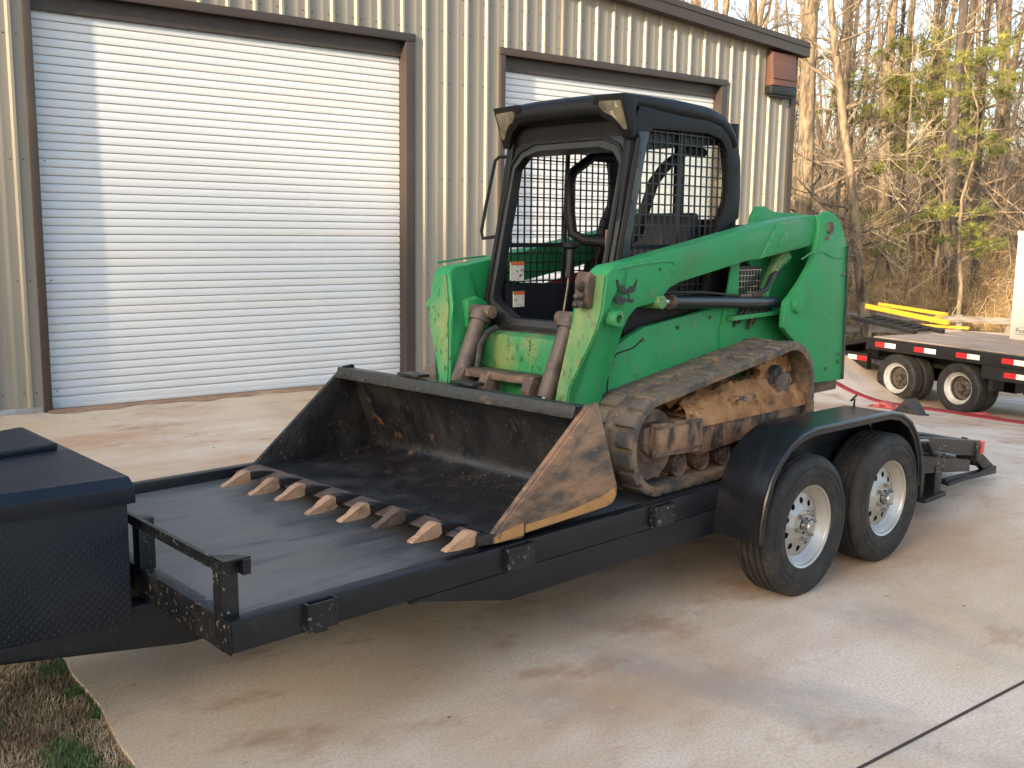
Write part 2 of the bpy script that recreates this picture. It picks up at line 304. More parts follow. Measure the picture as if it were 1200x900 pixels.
# silt packed in the joint
js = MB()
for i in range(40):
    a, b = wp(-1+i*.6, -8.9), wp(-1+(i+1)*.6, -8.9)
    js.add([(a[0], a[1]-.008, gz(*a)+.002), (b[0], b[1]-.008, gz(*b)+.002), (b[0], b[1]+.0075, gz(*b)+.002), (a[0], a[1]+.0075, gz(*a)+.002)], [(0, 1, 2, 3)])
for sa, sb in ((-.05, 4.2), (5.5, 9.75)):
    ds = MB(); vs = []; n = 40
    for i in range(n+1):
        s_ = sa+(sb-sa)*i/n; d0 = .16+.05*math.sin(s_*5.1)+.04*math.sin(s_*13.7)
        a, b = wp(s_, -.11), wp(s_, -.11-d0); vs += [(a[0], a[1], gz(*a)+.022), (b[0], b[1], gz(*b)+.003)]
    ds.add(vs, [(2*i, 2*i+1, 2*i+3, 2*i+2) for i in range(n)]).build('silt_bank', 'silt', slab, fixn=False)
js.build('joint_filler', 'joint', slab, fixn=False)

# ------------------------------------------------------------------ building
bld = thing('metal_building', 'tan ribbed metal garage building with brown trim and two white roll-up doors', 'building', (1.9221, 7.5938, 0), (0, 0, PSI))
T0 = -.10                                                   # outer sheet plane
S0, S1 = -3.2, 11.40; DOORS = [(0., 4.10, 3.98), (5.57, 9.64, 3.98)]
def rake(s): return 4.72-.076*(s-11.40)
def rib_profile(s0, s1):
    """sheet cross-section with a trapezoid rib every 0.3048 m and two low stiffeners between"""
    pts = [(s0, 0)]; p = .3048; k = math.floor((s0-5.60)/p)
    while True:
        c = 5.60 + k*p; k += 1
        if c > s1+.2: break
        for dx, h in ((-.030, 0), (-.012, .030), (.014, .030), (.022, 0), (.100, 0), (.108, .0022), (.128, .0022), (.136, 0), (.173, 0), (.181, .0022), (.201, .0022), (.209, 0)):
            if s0 < c+dx < s1: pts.append((c+dx, h))
    pts.append((s1, 0)); return pts
def wall_panel(s0, s1, z0, top):
    pr = rib_profile(s0, s1); vs = []; k = len(pr)
    for p in pr: vs += [(p[0], T0-p[1], z0), (p[0], T0-p[1], top(p[0]))]
    fs = [(2*i, 2*i+2, 2*i+3, 2*i+1) for i in range(k-1)]
    MB().add(vs, fs).build('wall_panel', 'siding', bld, fixn=False, smooth=20)
cuts = [S0, -2.3, -1.2, -.06]
for a, b in zip(cuts, cuts[1:]): wall_panel(a, b, .06, rake)
for a, b in ((-.06, 1.0), (1.0, 1.914), (1.914, 2.828), (2.828, 3.5), (3.5, 4.19)): wall_panel(a, b, 4.06, rake)
for a, b in ((4.19, 4.9), (4.9, 5.51)): wall_panel(a, b, .06, rake)
for a, b in ((5.51, 6.5), (6.5, 7.4), (7.4, 8.3), (8.3, 9.2), (9.2, 9.72)): wall_panel(a, b, 4.06, rake)
for a, b in ((9.72, 10.55), (10.55, S1)): wall_panel(a, b, .06, rake)
scr = MB()
for k in range(-29, 20):
    s_ = 5.60+k*.3048+.06
    if not S0+.1 < s_ < S1-.15: continue
    over = (-.1 < s_ < 4.25) or (5.5 < s_ < 9.75)
    for z in (.2, 1.3, 2.45, 3.6, 4.2, 4.6):
        if (over and z < 4.1) or z > rake(s_)-.15: continue
        for dx in (0., .19): scr.cyl((s_+dx, T0+.002, z), (s_+dx, T0-.007, z), .0085, .006, n=6)
tag(scr.build('panel_screws', 'trim', bld, fixn=False), kind='stuff')
# side and back walls, roof, corner and rake trim
MB().box((S1-.08, T0+.03, -1.3), (S1-.02, 14, 4.74)).build('side_wall', 'siding', bld)
MB().box((S0, 13.9, 0), (S1-.1, 14, 5.0)).build('back_wall', 'siding', bld)
MB().box((S0-.06, T0+.03, 0), (S0, 14, 5.7)).build('side_wall', 'siding', bld)
MB().prism([(S0-.3, rake(S0-.3)+.06), (S1+.14, rake(S1+.14)+.06), (S1+.14, rake(S1+.14)+.10), (S0-.3, rake(S0-.3)+.10)], 1, T0-.17, 14.2).build('roof', 'trim', bld)
rk = MB()
rk.prism([(S0-.3, rake(S0-.3)-.10), (S1+.10, rake(S1+.10)-.10), (S1+.10, rake(S1+.10)+.125), (S0-.3, rake(S0-.3)+.125)], 1, T0-.20, T0-.175)
rk.prism([(S0-.3, rake(S0-.3)-.10), (S1+.10, rake(S1+.10)-.10), (S1+.10, rake(S1+.10)-.085), (S0-.3, rake(S0-.3)-.085)], 1, T0-.175, T0-.03)
rk.prism([(S0-.3, rake(S0-.3)+.04), (S1+.10, rake(S1+.10)+.04), (S1+.10, rake(S1+.10)+.055), (S0-.3, rake(S0-.3)+.055)], 1, T0-.215, T0-.2)
rk.build('rake_trim', 'trim', bld)
MB().prism([(S1-.10, T0-.037), (S1+.02, T0-.037), (S1+.02, T0+.12), (S1-.0, T0+.12), (S1-.0, T0-.018), (S1-.10, T0-.018)], 2, 0, 4.62).build('corner_trim', 'trim', bld)
MB().box((S0, T0+.0, 0), (-.075, T0+.5, .06)).build('foundation', 'foundation', bld, bevel=.006)
MB().box((4.205, T0+.0, 0), (5.49, T0+.5, .06)).build('foundation', 'foundation', bld, bevel=.006)
MB().box((9.78, T0+.0, -1.0), (S1-.03, T0+.5, .06)).build('foundation', 'foundation', bld, bevel=.006)
slat_me = {}
for (a, b, h) in DOORS:
    d = bpy.data.objects.new('roll_up_door', None); COL.objects.link(d); d.parent = bld
    wdt = b-a; pitch = .0812; n = int(h/pitch)+1; key = round(wdt, 3)
    prof = [(.004, .0), (-.006, .001), (-.0095, .004), (-.0115, .012), (-.0125, .03), (-.0115, .05), (-.0085, .066), (-.004, .0725), (.011, .0735), (.011, .0812), (.016, .0812), (.016, .0)]
    me = MB().prism(prof, 0, 0, wdt).mesh('slat', 'door_white', smooth=28)
    for i in range(n):
        link('slat', me, d, (a, .035+random.uniform(-.0012, .0012), .045+i*pitch))
    MB().box((a+.005, .012, .004), (b-.005, .06, .047)).build('bottom_bar', 'door_white', d, bevel=.004)
    MB().box((a, .16, 0), (b, .18, h+.3)).build('backing', 'fl_black', d)
    # reveal and face trim of the opening
    for x0, x1, f0, f1 in ((a-.055, a-.002, a-.075, a), (b+.002, b+.055, b, b+.125)):
        MB().box((x0, T0+.0, 0), (x1, .155, h+.05)).build('jamb', 'trim', d)
        MB().box((f0, T0-.04, 0), (f1, T0-.002, h+.04)).build('jamb_trim', 'trim', d, bevel=.003)
    MB().box((a-.05, T0+.0, h+.055), (b+.05, .155, h+.10)).build('header', 'trim', d)
    MB().box((a-.08, T0-.045, h+.045), (b+.13, T0-.003, h+.135)).build('header_trim', 'trim', d, bevel=.003)
    MB().box((a, -.02, h-.12), (b, .018, h+.05)).build('hood_strip', 'trim', d)
v = thing('wall_vent', 'rust brown louvred vent hood with dark underside high on the tan wall', 'vent', (1.9221+10.96*math.cos(PSI), 7.5938+10.96*math.sin(PSI), 0), (0, 0, PSI))
MB().prism([(T0-.025, 4.12), (T0-.17, 4.12), (T0-.13, 4.62), (T0-.025, 4.66)], 0, -.29, .29).build('hood', 'vent', v, bevel=.008)
MB().box((-.30, T0-.178, 4.22), (.30, T0-.155, 4.235)).build('seam', 'vent', v)
MB().box((-.31, T0-.16, 3.99), (.31, T0-.02, 4.115)).build('outlet', 'fl_black', v, bevel=.006)
MB().box((-.26, T0-.13, 3.955), (.26, T0-.03, 3.988)).build('grille', 'fl_black', v)
MB().box((.295, T0-.12, 4.05), (.335, T0-.025, 4.52)).build('side_flange', 'fl_black', v)

# ------------------------------------------------------------------ utility trailer (x towards its rear, y towards the building)
tr = thing('equipment_trailer', 'black two-axle flat equipment trailer carrying the green track loader', 'trailer', (3.1, 1., 0), (0, -.0075, 0), off=(3.1, 1., 0))
ZT = .605; W = 1.99
for (y0, y1) in ((0., .06), (W-.06, W)):
    MB().prism([(0.003, ZT-.112), (4.55, ZT-.112), (5.74, ZT-.31), (5.74, ZT-.2), (4.55, ZT), (0.003, ZT)], 1, y0, y1).build('side_rail', 'black', tr, bevel=.006)
    yy = (y0+.004, y1-.006) if y0 == 0 else (y0+.006, y1-.004)
    MB().prism([(.72, ZT-.115), (1.24, ZT-.24), (4.5, ZT-.245), (5.6, ZT-.40), (5.6, ZT-.315), (4.55, ZT-.115)], 1, *yy).build('lower_rail', 'black', tr, bevel=.004)
MB().box((-.004, .0, ZT-.117), (.0025, W, ZT+.0)).box((.004, .062, ZT-.11), (.05, W-.062, ZT-.002)).build('front_rail', 'black_guard', tr, bevel=.006)
MB().prism([(.05, ZT-.05), (4.55, ZT-.05), (5.66, ZT-.235), (5.66, ZT-.25), (4.55, ZT-.064), (.05, ZT-.064)], 1, .058, W-.058).build('deck', 'deck', tr)
for k in range(11):
    x = .35+k*.42; MB().box((x, .05, ZT-.15), (x+.05, W-.05, ZT-.066)).build('crossmember', 'black', tr)
for x, wd in ((.27, .12), (1.20, .145), (2.12, .14)):
    for y0, s_ in ((-.034, 1), (W+.034, -1)):
        b = MB(); t = .008; zb, zt = ZT-.10, ZT-.004
        b.box((x, y0, zb), (x+wd, y0+s_*t, zt)) if s_ > 0 else b.box((x, y0-t, zb), (x+wd, y0, zt))
        ya, yb = sorted((y0, y0+s_*.036)); b.box((x-.002, ya+.001, zb-.002), (x+t, yb-.003, zt+.002)); b.box((x+wd-t, ya+.001, zb-.002), (x+wd+.002, yb-.003, zt+.002))
        b.build('stake_pocket', 'black_guard', tr)
# front guard rail
for y in (.045, .70, 1.27, 1.88):
    b = MB().box((-.006, y, ZT-.118), (.056, y+.062, ZT+.19)); b.build('guard_post', 'black_guard', tr, bevel=.004)
b = MB().prism([(-.012, ZT+.160), (-.012, ZT+.198), (.004, ZT+.198), (.004, ZT+.190), (-.004, ZT+.190), (-.004, ZT+.160)], 1, .02, W-.02).build('guard_bar', 'black_guard', tr)
MB().prism([(-.014, .008), (.085, .008), (.05, .06), (-.014, .10)], 2, ZT+.199, ZT+.206).box((.0565, .010, ZT+.145), (.085, .06, ZT+.1955)).build('guard_cap', 'black', tr)
# tongue
for sgn in (-1, 1):
    y_a, y_b = sorted((1.+sgn*.335, 1.+sgn*.24)); MB().prism([(-1.2, .40), (-.55, .392), (.15, .277), (.6, .277), (.6, .485), (-1.2, .47)], 1, y_a, y_b).build('tongue_rail', 'black', tr, bevel=.006)
MB().box((-1.2, .76, .40), (-1.1, 1.24, .468)).build('tongue_cross_beam', 'black', tr)
MB().prism([(-1.55, .36), (-1.53, .42), (-1.45, .46), (-1.05, .44), (-1.05, .35), (-1.4, .33), (-1.5, .32)], 1, .93, 1.07).build('coupler', 'black', tr, bevel=.012)
b = MB().cyl((-1.2, 1.0, .10), (-1.2, 1.0, .85), .032).box((-1.28, .92, .06), (-1.12, 1.08, .1)).cyl((-1.2, 1.0, .8), (-1.08, 1.0, .83), .012); b.build('jack', 'black', tr)
# fenders
FP = [(2.625, .375), (2.632, .48), (2.655, .58), (2.70, .68), (2.765, .765), (2.85, .83), (2.95, .868), (3.08, .884), (3.85, .872), (3.98, .846), (4.09, .79), (4.18, .70), (4.235, .60), (4.262, .50), (4.27, .40)]
for y0, y1 in ((-.27, .004), (W-.004, W+.27)):
    MB().strip(FP, 1, y0, y1, .006).build('fender', 'fender', tr, smooth=40)
    ye = y0 if y0 < 0 else y1; s_ = 1 if y0 < 0 else -1
    lip = MB().tube([(p[0], ye, p[1]) for p in FP], .013, 8)
    lip.strip([(p[0], p[1]-.004) for p in FP], 1, *sorted((ye-.001*s_, ye+.012*s_)), -.03); lip.build('fender_lip', 'fender', tr)
    MB().prism([(2.7, .38)]+[(p[0]+(.02 if p[0] < 3.4 else -.02), p[1]-.02) for p in FP[2:-2]]+[(4.2, .38)], 1, *sorted((ye+s_*.264, ye+s_*.255))).build('fender_skirt', 'black', tr)
# axles and wheels
for k in range(2):
    x = 3.093+k*.832; MB().cyl((x, -.1, .36), (x, W+.1, .36), .038).build('axle', 'black', tr)
def make_tyre(rt, wd, rr):
    h = wd/2
    pr = [(rr, -h*.78), (rr+.012, -h*.92), (rr+.05, -h), (rr+(rt-rr)*.55, -h*1.02), (rt-.03, -h*.97), (rt-.012, -h*.86), (rt-.002, -h*.72)]
    for c in (-.5, -.17, .17, .5): pr += [(rt, h*(c-.07)), (rt-.011, h*(c-.045)), (rt-.011, h*(c+.045)), (rt, h*(c+.07))]
    pr += [(rt-.002, h*.72), (rt-.012, h*.86), (rt-.03, h*.97), (rr+(rt-rr)*.55, h*1.02), (rr+.05, h), (rr+.012, h*.92), (rr, h*.78), (rr-.012, h*.5), (rr-.012, -h*.5)]
    b = MB().lathe(pr, (0, 0, 0), 1, 64)
    for q in (.42, .62): b.lathe([(rr+(rt-rr)*q, -h*1.01), (rr+(rt-rr)*q+.002, -h*1.045), (rr+(rt-rr)*q+.006, -h*1.045), (rr+(rt-rr)*q+.008, -h*1.01)], (0, 0, 0), 1, 64)
    return b
def make_wheel(rt=.372, wd=.225, rr=.212):
    """outboard side towards -y"""
    wv = thing('wheel', None, None); h = wd/2
    make_tyre(rt, wd, rr).build('tyre', 'tyre', wv, smooth=30, off=(0, 0, 0))
    rim_p = [(rr+.012, -h*.80), (rr+.006, -h*.86), (rr-.004, -h*.8), (rr-.012, -h*.55), (rr-.03, -h*.42), (rr-.034, h*.5), (rr+.0, h*.8), (rr-.012, h*.8), (rr-.046, h*.5), (rr-.045, -h*.36), (rr-.025, -h*.5), (rr-.006, -h*.72)]
    rb = MB().lathe(rim_p, (0, 0, 0), 1, 56)
    # dished disc with ten round hand holes
    ro, ri, rh, hr, n = rr-.034, .045, .128, .0175, 10
    ysf = lambda r: -h*.30 + (-.028*sm(.12, .07, r) - .012*sm(.16, .13, r))
    vs = []; fs = []
    def V(r, a): vs.append((r*math.cos(a), ysf(r), r*math.sin(a))); return len(vs)-1
    for i in range(n):
        a0 = 2*math.pi*i/n; st = math.pi/n; q = 8
        hole = [V(math.hypot(rh+hr*math.cos(t), hr*math.sin(t)), a0+math.atan2(hr*math.sin(t), rh+hr*math.cos(t))) for t in [2*math.pi*j/q for j in range(q)]]
        ring = [V(r, a0+d*st) for r, d in ((ro, 0), (ro, 1), (rh, 1), (.088, 1), (.088, 0), (.088, -1), (rh, -1), (ro, -1))]
        for j in range(q): fs.append((hole[j], ring[j], ring[(j+1) % q], hole[(j+1) % q]))
        a, b_, c = V(.088, a0-st), V(.088, a0), V(.088, a0+st); d, e, f_ = V(ri, a0-st), V(ri, a0), V(ri, a0+st)
        fs += [(a, b_, e, d), (b_, c, f_, e)]
    rb.add(vs, fs)
    rimo = rb.build('rim', 'rim', wv, smooth=40, off=(0, 0, 0))
    MB().lathe([(.0, -h*.30-.085), (.028, -h*.30-.085), (.034, -h*.30-.078), (.036, -h*.30-.03), (.055, -h*.3-.026), (.06, .0), (.0, .0)], (0, 0, 0), 1, 24).build('hub', 'steel', rimo, off=(0, 0, 0))
    lug_b = MB().cyl((0, -h*.30-.058, 0), (0, -h*.30-.02, 0), .0125, n=6).cyl((0, -h*.3-.068, 0), (0, -h*.3-.05, 0), .0075, n=8).mesh('lug_nut', 'steel')
    for i in range(6):
        a = 2*math.pi*(i+.5)/6; link('lug_nut', lug_b, rimo, (.07*math.cos(a), 0, .07*math.sin(a)))
    MB().lathe([(.0, -h*.1), (.16, -h*.1), (.16, h*.6), (0, h*.6)], (0, 0, 0), 1, 24).build('brake_drum', 'fl_black', wv, off=(0, 0, 0))
    return wv
w0 = make_wheel(); first = True
for k in range(2):
    for near in (True, False):
        o = w0 if first else copy_tree(w0); first = False
        o.parent = tr; o.location = (3.093+k*.832-3.1, (-.150 if near else W+.150)-1., .366)
        o.rotation_euler = (0, [.35, 1.15][k], 0) if near else (0, .6*k, math.pi)
        for kk in ('label', 'category', '_off'):
            if kk in o: del o[kk]
        if k == 0 and near: o.name = 'wheel'
# rear end: bumper, lamp, folding ramps, stabiliser foot
MB().box((5.66, -.01, ZT-.335), (5.745, W+.01, ZT-.205)).build('rear_bumper', 'black_guard', tr, bevel=.006)
for y0 in (.0, W-.05):
    MB().box((5.72, y0-.016 if y0 < 1 else y0+.03, ZT-.29), (5.775, y0+.03 if y0 < 1 else y0+.072, ZT-.20)).build('tail_lamp', 'lamp_red', tr, bevel=.008)
for y0 in (.12, 1.42):
    rp = bpy.data.objects.new('ramp', None); COL.objects.link(rp); rp.parent = tr
    kw = dict(off=(3.1, 1., 0))
    for yy in (y0, y0+.41):
        MB().prism([(5.78, .33), (5.80, .40), (6.36, .085), (6.36, .045), (5.5, .10), (5.5, .14), (6.14, .105)], 1, yy, yy+.045).build('ramp_side', 'black', rp, bevel=.003, **kw)
    for i in range(6):
        x = 5.86+i*.085; z = .40-(x-5.80)*.5625
        MB().box((x, y0+.045, z-.035), (x+.03, y0+.41, z-.005)).build('ramp_rung', 'black', rp, **kw)
    MB().box((5.5, y0-.02, .095), (6.3, y0+.0, .118)).build('ramp_brace', 'black', rp, **kw)
for y0 in (.0, W-.1):
    MB().box((5.06, y0, .13), (5.16, y0+.1, .33)).box((4.90, y0-.02, .105), (5.2, y0+.12, .135)).box((4.9, y0+.02, .12), (4.95, y0+.08, .34)).build('stabiliser_leg', 'black', tr, bevel=.004)
MB().tube([(4.62, -.02, .56), (4.85, -.025, .53), (4.95, -.02, .44), (5.3, -.01, .36)], .016, 6).build('brace_pipe', 'black', tr)
for x in (5.02, 5.1):
    b = MB()
    for i in range(7): b.lathe([(.008, -.002), (.011, 0), (.008, .002), (.005, 0)], (x+.003*math.sin(i), -.03, .46-i*.026), 1 if i % 2 else 0, 10)
    b.build('chain', 'hub', tr)
MB().tube([(3.90, -.02, .868), (3.885, -.03, .915), (3.90, .0, .90), (3.93, -.02, .935)], .006, 6).build('bent_wire_stub', 'fl_black', tr)

# ------------------------------------------------------------------ tool box on the tongue
tb = thing('tool_box', 'dark navy diamond plate tool box on the black trailer tongue', 'tool box', (-.4, 1.2, .42), off=(-.4, 1.2, .42))
TBP = [(-.075, .63), (-.075, 1.75), (-1.0, 1.42), (-1.0, .70)]; z0, z1 = .415, .895
MB().prism(TBP, 2, z0, z1).build('body', 'tread_plate', tb, bevel=.008)
lid = MB()
def lz(x, y): return .952 + .0*(y)
o_ = [(-.055, .605), (-.055, 1.78), (-1.02, 1.45), (-1.02, .67)]
i_ = [(-.06, .648), (-.06, 1.73), (-.98, 1.41), (-.98, .705)]
lid.add([(p[0], p[1], .865) for p in o_]+[(p[0], p[1], .925) for p in o_]+[(p[0], p[1], .957) for p in i_], [(0, 1, 5, 4), (1, 2, 6, 5), (2, 3, 7, 6), (3, 0, 4, 7), (4, 5, 9, 8), (5, 6, 10, 9), (6, 7, 11, 10), (7, 4, 8, 11), (8, 9, 10, 11), (0, 3, 2, 1)])
lido = lid.build('lid', 'tread_plate', tb, bevel=.003)
MB().prism([(-.10, 1.26), (-.10, 1.70), (-.95, 1.40), (-.95, 1.16)], 2, .955, .985).build('lid_panel', 'tread_plate', lido, bevel=.008, off=(-.4, 1.2, .42))
# raised diamond pattern of the plate
dm = MB()
def dia(c, t, u, nrm, L=.017, wd=.0042, h=.0010):
    c, t, u, nrm = Vector(c), Vector(t), Vector(u), Vector(nrm)
    dm.add([c-t*L/2, c-u*wd/2, c+t*L/2, c+u*wd/2, c+nrm*h], [(0, 1, 4), (1, 2, 4), (2, 3, 4), (3, 0, 4)])
p0, p1 = Vector((-.075, .63, 0)), Vector((-1.0, .70, 0)); ax = (p1-p0).normalized(); nn = Vector((ax.y, -ax.x, 0)); nn = nn if nn.y < 0 else -nn
a45, b45 = (ax+Vector((0, 0, 1))).normalized(), (ax-Vector((0, 0, 1))).normalized()
for i in range(int((p1-p0).length/.0145)):
    for j in range(int((z1-z0-.04)/.0145)):
        k = (i+j) % 2; c = p0+ax*(.012+i*.0145)+Vector((0, 0, z0+.012+j*.0145))
        dia(c+nn*.0003, a45 if k else b45, b45 if k else a45, nn)
for i in range(64):
    for j in range(76):
        x = -.07-i*.0145; y = .66+j*.0145
        if y < .66+.06*(-x): continue
        inp = 1.27-.1*(x+.1) < y; zt_ = .9853 if (y > 1.28 and x < -.115 and y < 1.68+.36*(x+.1)) else .9573
        if (y > 1.24 and zt_ < .98): continue
        k = (i+j) % 2; d1, d2 = Vector((.7, .7, 0)), Vector((.7, -.7, 0)); dia((x, y, zt_), d1 if k else d2, d2 if k else d1, (0, 0, 1))
tag(dm.build('raised_diamonds', 'tread_plate', tb, fixn=False), kind='stuff')

# ------------------------------------------------------------------ compact track loader (x towards its rear, y towards the building)
LZ = .575
ld = thing('track_loader', 'dirty green compact track loader with black cab and toothed bucket on the trailer deck', 'track loader', (1.7363, .9562, LZ), (-.010, 0, .036), off=(0, 0, LZ))
# --- bucket
bk = bpy.data.objects.new('bucket', None); COL.objects.link(bk); bk.parent = ld; bk['_off'] = (0, 0, LZ)
HB = .905
shell = MB().strip([(-.64, .598), (-.45, .598), (.06, .606), (.115, .622), (.145, .66), (.14, .72), (.02, 1.035), (.0, 1.088), (-.085, 1.092), (-.105, 1.052)], 1, -HB+.012, HB-.012, .016)
shell.build('shell', 'bucket', bk, smooth=50)
lipb = MB().prism([(-.112, 1.04), (-.098, 1.098), (-.088, 1.098), (-.102, 1.04)], 1, -HB+.02, HB-.02)
lipb.build('top_lip', 'bucket', bk, bevel=.003)
for yc in (.33, -.09): MB().box((-.05, yc-.085, 1.096), (.03, yc+.085, 1.112)).build('top_plate_pad', 'bucket', bk, bevel=.003)
SP = [(.018, 1.104), (-.045, 1.098), (-.60, .648), (-.628, .622), (-.628, .596), (-.45, .586), (-.447, .602), (.09, .618), (.135, .632), (.16, .662), (.162, .70)]
for y0, y1 in ((-HB-.012, -HB+.013), (HB-.013, HB+.012)):
    MB().prism(SP, 1, y0, y1).build('side_plate', 'bucket_side' if y0 < 0 else 'bucket', bk, bevel=.003)
    yo = y0-.013 if y0 < 0 else y1+.0
    # doubler strip along the raked front edge, orange paint left along the bottom
    MB().prism([(-.045, 1.088), (-.60, .64), (-.624, .618), (-.622, .60), (-.45, .598), (-.452, .672), (.0, 1.055)], 1, yo, yo+.013).build('edge_doubler', 'bucket_side' if y0 < 0 else 'bucket', bk, bevel=.003)
MB().prism([(-.435, .607), (.088, .624), (.130, .637), (.152, .664), (.14, .70), (.05, .672), (-.2, .645), (-.43, .64)], 1, -HB-.0145, -HB-.0115).build('orange_wear_strip', 'orange', bk)
MB().prism([(-.618, .604), (-.455, .604), (-.457, .655), (-.53, .645), (-.59, .64), (-.612, .625)], 1, -HB-.0265, -HB-.024).build('orange_wear_strip', 'orange', bk)
ce = MB(); vs = []
for y, dx in ((HB-.012, 0.), (-HB+.012, .075)): vs += [(-.742+dx, y, .598), (-.735+dx, y, .606), (-.66+dx, y, .622), (-.60, y, .622), (-.60, y, .599)]
ce.add(vs, [(0, 1, 2, 3, 4), (9, 8, 7, 6, 5)]+[(i, 5+i, 5+(i+1) % 5, (i+1) % 5) for i in range(5)]).build('cutting_edge', 'tooth_dark', bk)
tprof = [(-.92, .598), (-.912, .606), (-.87, .622), (-.83, .645), (-.795, .660), (-.77, .657), (-.762, .610), (-.79, .597), (-.86, .593)]
def tooth_mesh(m):
    b = MB(); n = len(tprof); vs = []
    for sgn in (-1, 1):
        for p in tprof:
            wd = .026 if p[0] > -.85 else .019; vs.append((p[0], sgn*wd, p[1]))
    return b.add(vs, [tuple(range(n)), tuple(range(2*n-1, n-1, -1))]+[(i, n+i, n+(i+1) % n, (i+1) % n) for i in range(n)]).mesh('tooth', m, bevel=.004, off=(0, 0, LZ))
sh_me = MB().prism([(-.775, .604), (-.775, .646), (-.72, .644), (-.62, .620), (-.62, .60)], 1, -.024, .024).mesh('tooth_shank', 'bucket', bevel=.004, off=(0, 0, LZ))
tm, tmd = tooth_mesh('tooth'), tooth_mesh('tooth_dark')
for i in range(8):
    y = .70-.2286*i; t_ = link('tooth', tmd if i == 5 else tm, bk, (.0105*i, y, 0), (0, random.uniform(-.02, .02), random.uniform(-.03, .03)))
    link('tooth_shank', sh_me, bk, (.0105*i, y, 0))
rg = random.Random(19); cr_ = MB()
for i in range(80):
    y = rg.uniform(-HB+.04, HB-.04); x = .09-abs(rg.gauss(0, .14)); r_ = rg.uniform(.002, .006); c = Vector((x, y, .624+rg.uniform(0, .012)+(.02 if x > .06 else 0)))
    vv = [c+Vector((rg.uniform(-1, 1), rg.uniform(-1, 1), rg.uniform(-.6, .6))).normalized()*r_ for _ in range(6)]
    cr_.add(vv, [(0, 1, 2), (0, 2, 3), (0, 3, 4), (0, 4, 1), (5, 2, 1), (5, 3, 2), (5, 4, 3), (5, 1, 4)])
tag(cr_.build('clay_crumbs', 'rust', bk, smooth=0), kind='stuff')
# quick-attach frame behind the bucket
MB().box((.15, -.62, .66), (.21, .62, 1.02)).build('attach_plate', 'rust', ld, bevel=.01)
